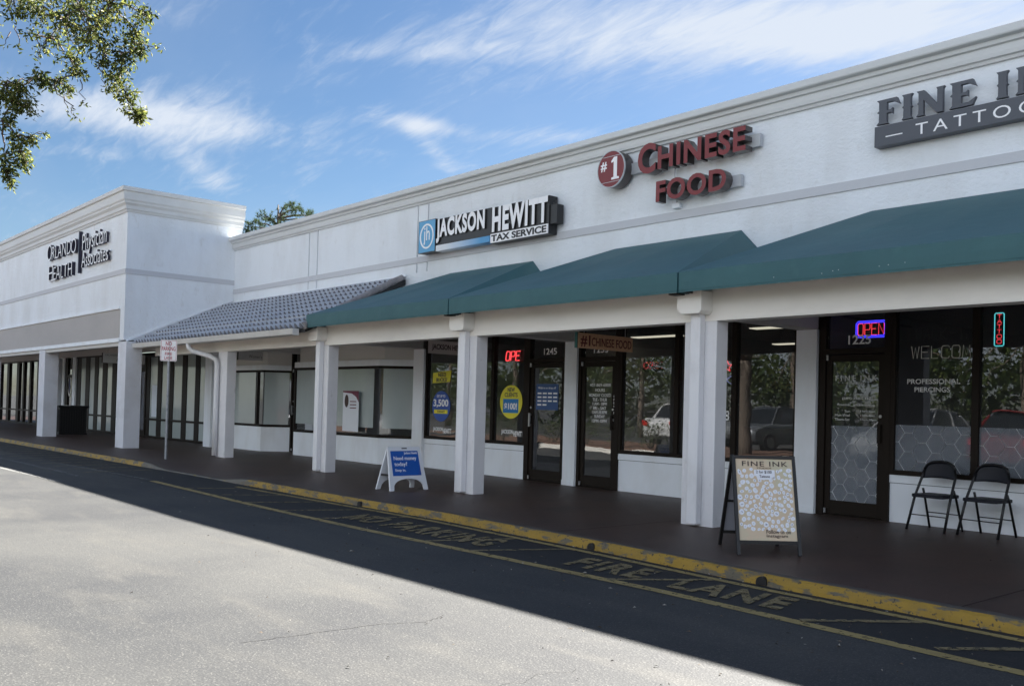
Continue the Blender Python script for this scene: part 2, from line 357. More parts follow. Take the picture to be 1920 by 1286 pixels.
_tc = {}
def text_raw(body, off=0., shear=0., spacing=1.0, line=1.0, align='LEFT'):
    k = (body, off, shear, spacing, line, align)
    if k in _tc: return _tc[k]
    cu = bpy.data.curves.new('text', 'FONT'); cu.body = body; cu.size = 1; cu.extrude = .05; cu.offset = off; cu.resolution_u = 4; cu.shear = shear
    cu.space_character = spacing; cu.space_line = line; cu.align_x = align
    o = bpy.data.objects.new('text', cu); COL.objects.link(o); dg = bpy.context.evaluated_depsgraph_get(); dg.update()
    me = bpy.data.meshes.new_from_object(o.evaluated_get(dg))
    vs = [tuple(v.co) for v in me.vertices]; fs = [tuple(p.vertices) for p in me.polygons]
    bpy.data.objects.remove(o); bpy.data.curves.remove(cu); bpy.data.meshes.remove(me)
    _tc[k] = (vs, fs); return vs, fs
def text(body, w, h, depth=.004, **kw):
    """mesh in a local box: x 0..w, y 0..h, z 0..depth (z toward the reader); w or h may be None"""
    vs, fs = text_raw(body, **kw)
    x0 = min(v[0] for v in vs); x1 = max(v[0] for v in vs); y0 = min(v[1] for v in vs); y1 = max(v[1] for v in vs)
    sx = w/(x1-x0) if w else None; sy = h/(y1-y0) if h else None
    sx = sx or sy; sy = sy or sx
    m = MB(); m.add([((v[0]-x0)*sx, (v[1]-y0)*sy, (v[2]+.05)/.1*depth) for v in vs], fs)
    return m
def front(m, x, z, y):
    """local text -> on a wall facing -Y, reader side at y"""
    return m.xf(lambda p: Vector((x+p.x, y-p.z, z+p.y)))
def side(m, x, y, z):
    """local text -> on a face that looks to +X (reads left to right towards +Y)"""
    return m.xf(lambda p: Vector((x+p.z, y+p.x, z+p.y)))
def islands(m):
    """split a text mesh into letters (connected pieces that overlap in x are one letter)"""
    par = list(range(len(m.v)))
    def fd(a):
        while par[a] != a: par[a] = par[par[a]]; a = par[a]
        return a
    for f in m.f:
        for i in f[1:]:
            a, b = fd(f[0]), fd(i)
            if a != b: par[a] = b
    # weld identical positions
    pos = {}
    for i, v in enumerate(m.v):
        k = (round(v[0], 5), round(v[1], 5), round(v[2], 5))
        if k in pos:
            a, b = fd(i), fd(pos[k])
            if a != b: par[a] = b
        else: pos[k] = i
    gr = {}
    for i in range(len(m.v)): gr.setdefault(fd(i), []).append(i)
    L = sorted([[min(m.v[i][0] for i in g), max(m.v[i][0] for i in g), g] for g in gr.values()])
    out = []
    for a in L:
        if out and a[0] < out[-1][1]-.35*min(a[1]-a[0], out[-1][1]-out[-1][0]): out[-1][2] += a[2]; out[-1][1] = max(out[-1][1], a[1])
        else: out.append(a)
    res = []
    for a in out:
        S_ = set(a[2]); mp = {i: k for k, i in enumerate(a[2])}; q = MB()
        q.v = [m.v[i] for i in a[2]]; q.f = [tuple(mp[i] for i in f) for f in m.f if f[0] in S_]; q.m = [0]*len(q.f); res.append(q)
    return res
def two_tone(m, y):
    """material 0 on the faces at the reader side (y), 1 elsewhere"""
    m.m = [0 if all(abs(m.v[i][1]-y) < 1e-4 for i in f) else 1 for f in m.f]; return m

def copy_tree(o, parent=None):
    c = o.copy(); COL.objects.link(c)
    if parent is not None: c.parent = parent
    for ch in list(o.children): copy_tree(ch, c)
    return c

def lerp_tab(tab, x):
    if x <= tab[0][0]: return tab[0][1]
    for (a, va), (b, vb) in zip(tab, tab[1:]):
        if x <= b: return va+(vb-va)*(x-a)/(b-a)
    return tab[-1][1]
def sstep(t): t = max(0, min(1, t)); return t*t*(3-2*t)
def gz(x): return lerp_tab([(-18, .05), (-11, 0.0)], x)                      # gentle fall of the ground along the plaza
def ky(x): return lerp_tab([(-60, 6.75), (-18, 6.76), (-12.6, 6.93), (-9.2, 7.0), (-6.6, 6.87), (-4.4, 6.68), (-2.4, 6.62), (8, 6.60)], x)
def ramp(x): return sstep((x+18.75)/1.2)*sstep((-14.3-x)/1.2)               # kerb drops to the road at the ramp
RZ = -.09
def road_z(x): return gz(x)+RZ

# ------------------------------------------------------------------ ground
def ground():
    m = MB(); xs = [-1500, -400, -120, -60, -30] + [-18+i*.5 for i in range(15)] + [-9, 0, 30, 120, 400, 1500]; ys = [-1500, -300, -60, -20, 0, 3, 6, 12, 40, 200, 1500]
    for y in ys:
        for x in xs: m.v.append((x, y, road_z(x)))
    nx = len(xs)
    for j in range(len(ys)-1):
        for i in range(nx-1): m.f.append((j*nx+i, j*nx+i+1, (j+1)*nx+i+1, (j+1)*nx+i))
    m.m = [0]*len(m.f)
    setp(m.build('parking_lot', asph, smooth=True), kind='structure')
ground()
def walk_z(x, y):
    return gz(x)-(-RZ-.012)*ramp(x)*(1-sstep((y-ky(x)-.05)/1.25))
def walkway():
    m = MB(); xs = [-60, -50, -42, -36, -30, -26, -22] + [-20+i*.25 for i in range(41)] + [-9.5+i*.5 for i in range(36)]
    fr = [.10, .25, .45, .7, .95, 1.2, 1.4, 2, 3, 4, 4.95]
    for x in xs:
        for q in fr: y = ky(x)+q; m.v.append((x, y, walk_z(x, y)))
    n = len(fr)
    for i in range(len(xs)-1):
        for j in range(n-1): m.f.append((i*n+j, (i+1)*n+j, (i+1)*n+j+1, i*n+j+1))
    m.m = [0]*len(m.f)
    setp(m.build('sidewalk', sidewalkm, smooth=True), kind='structure')
    # shallow saw-cut joints as a dark sheet just above the slab
    j = MB()
    for x in [-33.4, -29.2, -24.9, -20.2, -15.9, -11.6, -7.25, -2.9]:
        for k in range(12):
            ya = ky(x)+.12+k*.37; yb = min(ya+.37, ky(x)+4.6)
            if yb > ya: j.quad((x-.006, ya, walk_z(x, ya)+.004), (x+.006, ya, walk_z(x, ya)+.004), (x+.006, yb, walk_z(x, yb)+.004), (x-.006, yb, walk_z(x, yb)+.004))
    setp(j.build('sidewalk_joint', mat('joint_dirt', (.032, .020, .016), .9)), kind='structure')
walkway()
def kerb():
    rnd = random.Random(3)
    root = bpy.data.objects.new('kerb', None); COL.objects.link(root); setp(root, kind='structure')
    face = MB(); top = MB(); gr = MB()
    xs = []; x = -60.
    while x < 8: xs.append(x); x += .5 if x < -30 else .12
    rows = []
    for x in xs:
        y = ky(x); z0 = road_z(x)-.03; zt = walk_z(x, y+.12)+.002
        j = rnd.uniform(-.006, .006); k = rnd.uniform(-.007, .004)
        rows.append([(x, y-.03+j*.4, z0), (x, y-.012+j*.4, z0+(zt-z0)*.55), (x, y+.004+j, zt-.016+k*.3), (x, y+.028+j, zt+k*.2), (x, y+.12, zt)])
    for a, b in zip(rows, rows[1:]):
        xm = (a[0][0]+b[0][0])/2; yel = not (-18.7 < xm < -14.45)
        tgt = face if yel else gr
        for i in range(3): tgt.quad(a[i], b[i], b[i+1], a[i+1])
        top.quad(a[3], b[3], b[4], a[4])
    face.build('kerb_face', kerbm, root); gr.build('bare_kerb_face', kerbg, root); top.build('kerb_top', kerbtop, root)
    for x in (-11.05, -6.58, -4.47):                                       # little drain outlets through the kerb
        d = MB(); y = ky(x)-.034; z = road_z(x)+.004
        w = .045 if x != -4.47 else .05
        poly = [(x-w, z), (x+w, z)]+[(x+w*math.cos(t), z+.02+w*math.sin(t)) for t in [PI*i/8 for i in range(9)]]
        d.prism(poly, y, y+.05); d.build('drain_outlet', darkm, root)
kerb()

def strip(m, pts, w, dz=.004):
    """flat painted strip on the road through points (x, y)"""
    for (a, b) in zip(pts, pts[1:]):
        a = Vector((*a, 0)); b = Vector((*b, 0)); n = max(1, int((b-a).length/.8)); d = (b-a).normalized(); s = Vector((-d.y, d.x, 0))*w/2
        for i in range(n):
            p = a+(b-a)*i/n; q = a+(b-a)*(i+1)/n
            m.quad((p.x-s.x, p.y-s.y, road_z(p.x)+dz), (q.x-s.x, q.y-s.y, road_z(q.x)+dz), (q.x+s.x, q.y+s.y, road_z(q.x)+dz), (p.x+s.x, p.y+s.y, road_z(p.x)+dz))
def markings():
    m = MB(); strip(m, [(-15.6, 5.80), (-12.3, 5.73), (-8.9, 5.70), (-6.9, 5.73), (-4.8, 5.75), (-3.5, 5.69), (-2.4, 5.63), (3, 5.6)], .115)
    setp(m.build('fire_lane_line', linem), kind='structure')
    m = MB(); strip(m, [(-14.2, 6.62), (-11, 6.80), (-9.2, 6.83), (-6.6, 6.70), (-4.4, 6.52), (-2.4, 6.45), (3, 6.43)], .085)
    setp(m.build('inner_fire_lane_line', linem), kind='structure')
    m = MB()
    segs = [(-5.35, -4.84), (-3.55, -3.03), (-2.62, -2.15), (-7.15, -6.72), (-7.9, -7.55), (-10.1, -9.7), (-11.05, -10.65), (-12.1, -11.7), (-13.2, -12.7), (-14.3, -13.8), (-1.6, -1.1), (-.6, -.1)]
    for a, b in segs:
        strip(m, [(a, 5.76), (b, ky(b)-.22)], .075, .006)
    for i in range(14):                                                    # hatching of the loading zone beyond the ramp
        x = -17.6-i*.85; strip(m, [(x, 5.3), (x-.2, 6.6)], .07, .006)
    setp(m.build('fire_lane_hatching', line2m), kind='structure')
    m = MB(); strip(m, [(-30, 4.93), (-16.8, 5.02)], .09); strip(m, [(-26, 4.1), (-15.9, 4.45)], .10)
    strip(m, [(-20, 5.6), (-15.8, 5.83)], .07)
    setp(m.build('parking_bay_line', whitel), kind='structure')
    # the words on the road, readable from the car side
    for body, x0, x1, yb, yt, sh in (('NO PARKING', -10.05, -7.30, 6.02, 6.52, 0.), ('FIRE', -6.10, -5.22, 5.98, 6.46, 0.), ('LANE', -4.86, -3.82, 5.92, 6.38, 0.)):
        t = text(body, x1-x0, yt-yb, .001, off=.035, spacing=1.2)
        t.v = [(x0+p[0]-(p[1])*.25, yb+p[1], road_z(x0+p[0])+.007+p[2]) for p in t.v]
        setp(t.build('fire_lane_lettering', line2m), kind='structure')
markings()
def crack():
    m = MB(); rnd = random.Random(5)
    pts = [(-5.13, 2.45), (-5.11, 2.67), (-5.09, 2.94), (-5.06, 3.38), (-4.95, 3.63), (-5.0, 3.75), (-5.06, 3.87)]
    P = []
    for (a, b) in zip(pts, pts[1:]):
        for i in range(6):
            t = i/6; P.append((a[0]+(b[0]-a[0])*t+rnd.uniform(-.012, .012), a[1]+(b[1]-a[1])*t))
    for (a, b) in zip(P, P[1:]):
        w = .0035; m.quad((a[0]-w, a[1], RZ+.004), (b[0]-w, b[1], RZ+.004), (b[0]+w, b[1], RZ+.004), (a[0]+w, a[1], RZ+.004))
    for k in range(3):
        x, y = [(-3.6, 3.1), (-6.6, 1.9), (-3.0, 2.2)][k]; P = [(x, y)]
        for i in range(14): P.append((P[-1][0]+rnd.uniform(-.03, .035), P[-1][1]+rnd.uniform(.02, .06)))
        for (a, b) in zip(P, P[1:]): m.quad((a[0]-.0015, a[1], RZ+.004), (b[0]-.0015, b[1], RZ+.004), (b[0]+.0015, b[1], RZ+.004), (a[0]+.0015, a[1], RZ+.004))
    setp(m.build('asphalt_crack', mat('crack_dark', (.02, .02, .02), .9)), kind='structure')
crack()
def litter():
    rnd = random.Random(11); m = MB()
    def leaf(x, y, z, s, a):
        dx, dy = math.cos(a)*s, math.sin(a)*s; ex, ey = -math.sin(a)*s*.32, math.cos(a)*s*.32; h = rnd.uniform(.003, .016)
        mi = rnd.choice([0, 0, 1, 2, 2]); m.add([(x-dx, y-dy, z+.003), (x+ex, y+ey, z+h), (x+dx, y+dy, z+.004), (x-ex, y-ey, z+h*.6)], [(0, 1, 2, 3)], mi)
    for i in range(420):
        x = -2-abs(rnd.gauss(0, 1))*7; y = 5.6+rnd.gauss(0, .75)
        if y > ky(x)-.04 or y < 3.0: continue
        leaf(x, y, road_z(x), rnd.uniform(.006, .022), rnd.uniform(0, 6.3))
    for i in range(260):
        x = rnd.uniform(-15, -1.5); leaf(x, ky(x)-.035-abs(rnd.gauss(0, .05)), road_z(x), rnd.uniform(.008, .022), rnd.uniform(0, 6.3))
    for i in range(45): leaf(rnd.uniform(-9, -2.2), rnd.uniform(2.2, 4.4), RZ, rnd.uniform(.006, .018), rnd.uniform(0, 6.3))
    for i in range(40):
        x = rnd.uniform(-16, -2); y = ky(x)+rnd.uniform(.15, 3.5); leaf(x, y, walk_z(x, y)+.001, rnd.uniform(.006, .016), rnd.uniform(0, 6.3))
    setp(m.build('leaf_litter', [mat('dry_leaf', (.10, .07, .045), .8), mat('pale_leaf', (.34, .31, .26), .8), mat('dark_leaf', (.05, .035, .02), .8)]),
         'dry leaves and small debris scattered along the fire lane and kerb', 'leaf litter', kind='stuff')
litter()

# ------------------------------------------------------------------ sweeps
def sweep(m, path, prof, closed_prof=True):
    """path of (x, y), profile of (outward offset, z); outward is to the right of travel; mitred"""
    P = [Vector((*p, 0)) for p in path]; n = len(P); k = len(prof); offs = []
    for i in range(n):
        d0 = (P[i]-P[i-1]).normalized() if i > 0 else (P[1]-P[0]).normalized()
        d1 = (P[i+1]-P[i]).normalized() if i < n-1 else d0
        n0 = Vector((d0.y, -d0.x, 0)); n1 = Vector((d1.y, -d1.x, 0)); b = (n0+n1).normalized(); offs.append(b/max(.2, b.dot(n0)))
    b0 = len(m.v)
    for i in range(n):
        for (o, z) in prof: m.v.append((P[i].x+offs[i].x*o, P[i].y+offs[i].y*o, z))
    F = []
    for i in range(n-1):
        for j in range(k if closed_prof else k-1): j2 = (j+1) % k; F.append((b0+i*k+j, b0+i*k+j2, b0+(i+1)*k+j2, b0+(i+1)*k+j))
    F.append(tuple(b0+j for j in range(k-1, -1, -1))); F.append(tuple(b0+(n-1)*k+j for j in range(k)))
    m.f += F; m.m += [0]*len(F)

YF, YO, YG = 11.0, 8.14, 11.5          # sign wall, medical building front, shop glass
XO = -24.13; XE = 5.0
shops = thing('shopping_plaza', 'long white stucco strip mall building with cornice and covered walkway', 'building', (-10, 11, 0))
med = thing('medical_office', 'taller white stucco medical building with cornice at the left end of the row', 'building', (-34, 9, 0))

def facades():
    m = MB(); m.box(XO+.002, XE, YF, YF+.25, 2.9, 5.62); m.build('wall', white, shops)
    # cornice of the long building
    c = MB(); prof = [(.0, 5.335), (.035, 5.335), (.045, 5.37), (.075, 5.38), (.085, 5.425), (.085, 5.50), (.12, 5.51), (.13, 5.555), (.19, 5.57), (.20, 5.585), (.20, 5.665), (.0, 5.68)]
    sweep(c, [(XO+.004, YF), (XE, YF)], prof); c.build('cornice', trim, shops)
    c = MB(); c.box(XO+.004, XE, YF-.001, YF+.32, 5.622, 5.69); c.build('parapet_cap', mat('cap_flashing', (.12, .12, .12), .7), shops)
    b = MB(); b.box(XO+.004, XE, YF-.022, YF, 4.165, 4.285); b.build('band', bandm, shops)
    for x in (-20.05, -19.65, -15.62, -15.27):
        MB().box(x-.004, x+.004, YF-.0235, YF, 3.97, 5.33).build('expansion_joint', mat('joint_line', (.60, .62, .65), .8), shops)  # thin grey joints in the stucco
    # roof and rear of the long building
    r = MB(); r.box(XO, XE, YF+.25, 34, 4.55, 4.65); r.build('roof', mat('white_roof_membrane', (.085, .083, .08), .8), shops)
    r = MB(); r.box(XO, XE, 33.8, 34, 0, 5.0); r.box(XE, XE+.2, YF, 34, -.1, 5.62); r.build('rear_wall', white, shops)
    # walkway ceiling
    c = MB(); c.box(XO+.01, XE, 8.87, 11.0, 2.9, 2.96); c.box(XO+.01, XE, 11.0, YG+.12, 2.86, 2.895); c.build('walkway_ceiling', soffm, shops)
    # medical building walls
    w = MB(); w.box(-52, XO, YO, YO+.3, 2.74, 6.44); w.box(XO-.3, XO, YO+.3, 11.19, 2.74, 6.44); w.box(-52, XO, 26, 26.3, 0, 6.2); w.box(XO-.3, XO, 11.19, 26, 0, 5.0); w.build('wall', white, med)
    prof = [(.0, 5.95), (.03, 5.95), (.045, 6.0), (.07, 6.02), (.07, 6.10), (.085, 6.12), (.12, 6.16), (.125, 6.20), (.15, 6.235), (.155, 6.25), (.155, 6.43), (.19, 6.445), (.20, 6.455), (.20, 6.55), (.0, 6.57)]
    c = MB(); sweep(c, [(-52, YO), (XO, YO), (XO, 11.19)], prof); c.build('cornice', trim, med)
    c = MB(); c.box(-52, XO+.001, YO-.001, YO+.36, 6.441, 6.575); c.box(XO-.36, XO+.001, YO+.36, 11.19, 6.441, 6.575); c.build('parapet_cap', MATS['cap_flashing'], med)
    b = MB(); sweep(b, [(-52, YO), (XO, YO), (XO, 10.998)], [(0, 4.405), (.02, 4.405), (.02, 4.53), (0, 4.53)]); b.build('band', bandm, med)
    f = MB(); f.box(-52, -24.43, YO-.012, YO, 2.80, 3.53); f.build('frieze_panel', friezem, med)
    f = MB(); f.box(-52, -24.43, YO-.045, YO, 3.53, 3.575); f.box(-52, -24.40, YO-.03, YO+.3, 2.70, 2.80); f.build('frieze_trim', smoothw, med)
    f = MB(); f.box(-52, -24.3, YO+.31, 11.12, 3.03, 3.08); f.build('walkway_ceiling', soffm, med)
    f = MB(); f.box(-52, -24.2, 11.0, 11.12, 2.78, 3.03); f.box(-52, -24.2, YO+.02, YO+.28, 2.6, 2.70); f.build('fascia_board', mat('soffit_fascia', (.56, .55, .53), .7), med)
    r = MB(); r.box(-52, XO-.3, YO+.3, 26, 5.4, 5.5); r.build('roof', MATS['white_roof_membrane'], med)
facades()

def column(root, x0, x1, y0, y1, zt, m_, spout=None, block=False, lab=None):
    c = MB(); g = gz(x0)-.03; c.box(x0, x1, y0, y1, g, zt); o = c.build('column', m_, root, bev=.008, label=lab)
    if spout:
        d = MB(); d.box(x1-.305, x1-.16, y0-.10, y0-.004, gz(x0)+.02, spout); d.build('downspout', spoutm, o, bev=.012)
    if block:
        k = MB(); a, b = x1-.42, x1-.07
        k.prism([(a, 2.70), (b, 2.70), (b, 2.475), (b-.03, 2.44), (a+.07, 2.44), (a, 2.50)], y0-.21, y0)
        k.build('capital_block', beamm, o, bev=.006)
    return o
def columns():
    YC = 8.853
    for i, xr in enumerate((-15.308, -10.978, -6.609, -2.25, 2.1)):
        column(shops, xr-.458, xr, YC, YC+.214, 2.372, colm, 2.45, True)
    o = column(shops, -20.10, -19.643, YC, YC+.214, 2.372, colm)
    d = MB(); z = 2.22                                                    # round elbow from the gutter
    pts = [(-20.62, 8.36, 2.56), (-20.62, 8.38, 2.46), (-20.56, 8.45, 2.38), (-20.2, 8.68, 2.28), (-20.05, 8.77, 2.20), (-20.02, 8.79, 2.10), (-20.02, 8.79, 1.2), (-20.02, 8.79, gz(-20)+.03)]
    d.tube(pts, [.05, .055, .055, .055, .055, .055, .055, .06], 10); d.build('downspout', spoutm, o, smooth=True)
    column(med, -24.51, -23.93, YO, YO+.40, 2.70, colo); column(med, -31.63, -31.0, YO, YO+.40, 2.70, colo)
    column(med, -38.7, -38.1, YO, YO+.40, 2.70, colo); column(med, -45.8, -45.2, YO, YO+.40, 2.70, colo)
    # front beams, and the cross beams that tie each column to its pilaster
    b = MB(); b.box(-15.31, XE, YC+.003, YC+.211, 2.40, 2.90); b.box(-15.31, XE, YC-.010, YC+.22, 2.365, 2.40)
    b.build('front_beam', beamm, shops)
    b = MB(); b.box(-23.9, -15.312, YC+.003, YC+.211, 2.375, 2.80); b.build('eave_beam', beamm, shops)
    for x1 in (-6.84, -11.41, -15.86, -20.4, -2.4): 
        b = MB(); b.box(x1-.32, x1, YC+.215, 11.38, 2.468, 2.90); b.build('cross_beam', soffm, shops)
    for (x0, x1, y) in ((-7.18, -6.87, 11.40), (-11.70, -11.41, 11.40), (-16.22, -15.86, 11.40), (-20.77, -20.40, 11.42), (-2.75, -2.4, 11.4)):
        p = MB(); p.box(x0, x1, y, 11.62, gz(x0)-.03, 2.468)
        p.box(x0-.004, x1+.004, y-.012, y, gz(x0)-.03, gz(x0)+.09); p.build('pilaster', smoothw, shops)
    p = MB(); p.box(-24.55, -24.12, 10.45, 10.8, 0, 2.9); p.build('pilaster', smoothw, shops)
    for (a, b) in ((-32.1, -31.82), (-38.15, -37.8), (-40.35, -40.1), (-39.45, -39.2)): MB().box(a, b, 11.01, 11.2, 0, 2.78).build('pilaster', smoothw, med)
columns()

def tile_roof():
    x0, xe, xt = XO+.01, -15.43, -16.0; y0, z0, y1, z1 = 8.40, 2.655, YF-.01, 3.885
    root = thing('tiled_canopy_roof', 'sloping canopy roof of blue grey barrel tiles beside the green awnings', 'roof', (-20, 9, 2.6))
    m = MB(); nc = 9; pitch = .19; n = int((xe-x0)/pitch*8); rows = []
    Lr = math.hypot(y1-y0, z1-z0); ny, nzv = -(z1-z0)/Lr, (y1-y0)/Lr
    for c in range(nc):
        for (t, lift) in ((c/nc, .060), ((c+.5)/nc, .036), ((c+.985)/nc, .008)):
            row = []
            xr = xe+(xt-xe)*min(1, t)
            for i in range(n+1):
                x = x0+(xe-x0)*i/n; ph = ((x-x0)/pitch) % 1.0
                prof = .048*max(0, math.sin(PI*ph/.62)) if ph < .62 else -.014*math.sin(PI*(ph-.62)/.38)
                h = lift+prof+(.0 if ph < .62 else -.6*lift+.005); xx = min(x, xr)
                row.append((xx, y0+(y1-y0)*t+ny*h, z0+(z1-z0)*t+nzv*h))
            rows.append(row)
    for row in rows: m.v += row
    k = n+1
    for r in range(len(rows)-1):
        for i in range(n):
            m.f.append((r*k+i, r*k+i+1, (r+1)*k+i+1, (r+1)*k+i)); m.m.append(1 if r % 3 == 2 and ((i+.5)/n*(xe-x0)/pitch) % 1.0 < .56 else 0)  # second material paints the shade inside the open roll ends
    for i in range(n):                                                    # the open ends along the eave, shade put in by colour
        if ((i+.5)/n*(xe-x0)/pitch) % 1.0 < .60:
            a, b = rows[0][i], rows[0][i+1]; m.add([a, b, (b[0], b[1]+.01, z0-.01), (a[0], a[1]+.01, z0-.01)], [(0, 1, 2, 3)], 1)
    m.build('roof_tiles', [tilem, mat('tile_end_shade', (.13, .135, .155), .9)], root)
    u = MB(); u.add([(x0, y0+.02, z0-.02), (xe, y0+.02, z0-.02), (xt, y1, z1-.02), (x0, y1, z1-.02), (x0, y0+.02, z0-.08), (xe, y0+.02, z0-.08), (xt, y1, z1-.12), (x0, y1, z1-.12)],
                    [(0, 1, 2, 3), (7, 6, 5, 4), (0, 4, 5, 1), (1, 5, 6, 2), (2, 6, 7, 3), (3, 7, 4, 0)]); u.build('roof_deck', darkm, root)
    # dark eave closures under the first course
    a = Vector((xe-.02, y0, z0+.04)); b = Vector((xt, y1-.12, z1+.0)); c = MB(); N_ = 8
    for i in range(N_):
        p = a+(b-a)*(i/N_); q = a+(b-a)*((i+1.12)/N_); c.tube([p, q], [.070, .058], 12)
    c.build('ridge_cap', capm, root, smooth=False)
    g = MB(); prof = [(8.30, 2.545), (8.40, 2.525), (8.40, 2.655), (8.385, 2.655), (8.385, 2.56), (8.315, 2.57), (8.285, 2.65), (8.265, 2.65)]
    g.prismx([(y, z) for y, z in prof], -24.35, -15.62); 
    g.box(-15.62, -15.615, 8.27, 8.40, 2.53, 2.65)
    g.build('gutter', gutterm, root, fixn=True)
    f = MB(); f.box(x0, xt+.02, YF-.03, YF-.001, 3.93, 3.965); f.build('flashing', smoothw, root)
    f = MB(); f.add([(XO+.03, 8.2, 2.70), (XO+.03, 10.98, 3.98), (XO+.03, 10.98, 4.03), (XO+.03, 8.2, 2.75), (XO+.002, 8.2, 2.70), (XO+.002, 10.98, 3.98), (XO+.002, 10.98, 4.03), (XO+.002, 8.2, 2.75)],
                    [(0, 1, 2, 3), (3, 2, 6, 7), (0, 4, 5, 1), (0, 3, 7, 4)]); f.build('step_flashing', smoothw, root, fixn=True)
tile_roof()

def awning(i, x0, x1, label):
    root = thing('awning', label, 'awning', ((x0+x1)/2, YF, 2.66), group='green awnings over the shop walkway')
    yv, zb, zt, zr, ins = 8.45, 2.665, 2.897, 3.865, .965
    a0, a1 = x0+.012, x1-.012; b0, b1 = x0+ins, x1-ins
    m = MB(); nx, ny = 20, 10                       # gently sagging canvas between the frame ribs
    def sag(u, v): return -.018*abs(math.sin(PI*u*3))*math.sin(PI*v)
    idx = {}
    for j in range(ny+1):
        v = j/ny
        for k in range(nx+1):
            u = k/nx; xa = a0+(a1-a0)*u; xb = b0+(b1-b0)*u; x = xa+(xb-xa)*v; y = yv+(YF-.004-yv)*v; z = zt+(zr-zt)*v+sag(u, v)
            m.v.append((x, y, z))
    for j in range(ny):
        for k in range(nx): a = j*(nx+1)+k; m.f.append((a, a+1, a+nx+2, a+nx+1))
    m.m = [0]*len(m.f)
    m.add([(a0, yv, zt), (b0, YF-.004, zr), (a0, YF-.004, zt)], [(0, 1, 2)])
    m.add([(a1, yv, zt), (a1, YF-.004, zt), (b1, YF-.004, zr)], [(0, 1, 2)])
    o = m.build('canopy', greenm, root)
    sl_ = o.modifiers.new('cloth', 'SOLIDIFY'); sl_.thickness = .004; sl_.offset = -1
    v = MB(); n = 24
    for k in range(n+1):
        x = a0+(a1-a0)*k/n; w = .004*math.sin(k*2.1+i)
        v.v += [(x, yv, zt+.001), (x, yv-.003+w, (zt+zb)/2), (x, yv+w, zb)]
    for k in range(n):
        for q in range(2): v.f.append((3*k+q+1, 3*k+q+4, 3*k+q+3, 3*k+q))
    v.m = [0]*len(v.f)
    v.quad((a0, yv, zb), (a0, yv, zt), (a0, YF-.3, zt), (a0, YF-.3, zb)); v.quad((a1, yv, zb), (a1, YF-.3, zb), (a1, YF-.3, zt), (a1, yv, zt))
    o = v.build('valance', greenm, root); s2 = o.modifiers.new('cloth', 'SOLIDIFY'); s2.thickness = .004
    h = MB(); h.box(a0+.003, a1-.003, yv-.004, yv-.001, zb+.020, zb+.024); h.build('hem_stitching', mat('canvas_thread', (.024, .090, .100), .8), root)
    f = MB(); f.box(a0+.02, a1-.02, yv+.012, yv+.037, zb+.006, zb+.031)
    for x in (a0+.03, a1-.055): f.box(x, x+.025, yv+.037, YF, zb+.006, zb+.031)
    f.box(a1-.16, a1-.02, yv+.05, 8.62, zb-.012, zb+.005); f.build('frame', framem, root)
    if i == 2:
        for (x, z) in ((-5.05, 2.72), (-4.93, 2.735), (-4.45, 2.735), (-4.36, 2.74), (-4.2, 2.745), (-4.87, 2.74), (-5.6, 2.73)): MB().disc((x, z), .0035, .0035, yv-.006, 6).build('paint_fleck', whitesign, root)
for i, (x0, x1) in enumerate(((-15.46, -11.175), (-11.175, -6.865), (-6.865, -2.53), (-2.53, 1.8))):
    awning(i, x0, x1, ['green canvas awning overlapping the blue tile roof, leftmost awning', 'green canvas awning below the red restaurant sign, between two other awnings',
                       'large green canvas awning below the grey tattoo sign at the right', 'green canvas awning past the right end of the view'][i])

# ------------------------------------------------------------------ storefronts
def glazing(root, x0, x1, z0, z1, y, mull=(), fw_=.055, gm=None, name='window', rails=(), lab=None):
    m = MB(); d0, d1 = y-.05, y+.05
    m.box(x0, x1, d0, d1, z0, z0+fw_); m.box(x0, x1, d0, d1, z1-fw_, z1)
    m.box(x0, x0+fw_, d0+.001, d1, z0+fw_, z1-fw_); m.box(x1-fw_, x1, d0+.001, d1, z0+fw_, z1-fw_)
    for q in mull: m.box(q-fw_*.75, q+fw_*.75, d0+.002, d1, z0+fw_, z1-fw_)
    for (a, b, z) in rails: m.box(a, b, d0+.003, d1, z-.025, z+.025)
    o = m.build(name, framem, root, label=lab)
    xs = [x0+fw_]+[q for q in mull]+[x1-fw_]
    for a, b in zip(xs, xs[1:]):
        p = MB(); p.box(a, b, y, y+.006, z0+fw_, z1-fw_); p.build('pane', gm or glassd, o)
    return o
def knee(root, x0, x1, zt, y=YG):
    m = MB(); m.box(x0, x1, y-.02, y+.12, gz(x0)-.04, zt-.001)
    m.box(x0, x1, y-.036, y-.02, zt-.10, zt-.001); MB().box(x0+.002, x1-.002, y-.0225, y-.02, zt-.108, zt-.1005).build('trim_groove', mat('groove_dark', (.10, .11, .12), .9), root); return m.build('knee_wall', smoothw, root)  # thin dark line along the seam below the trim
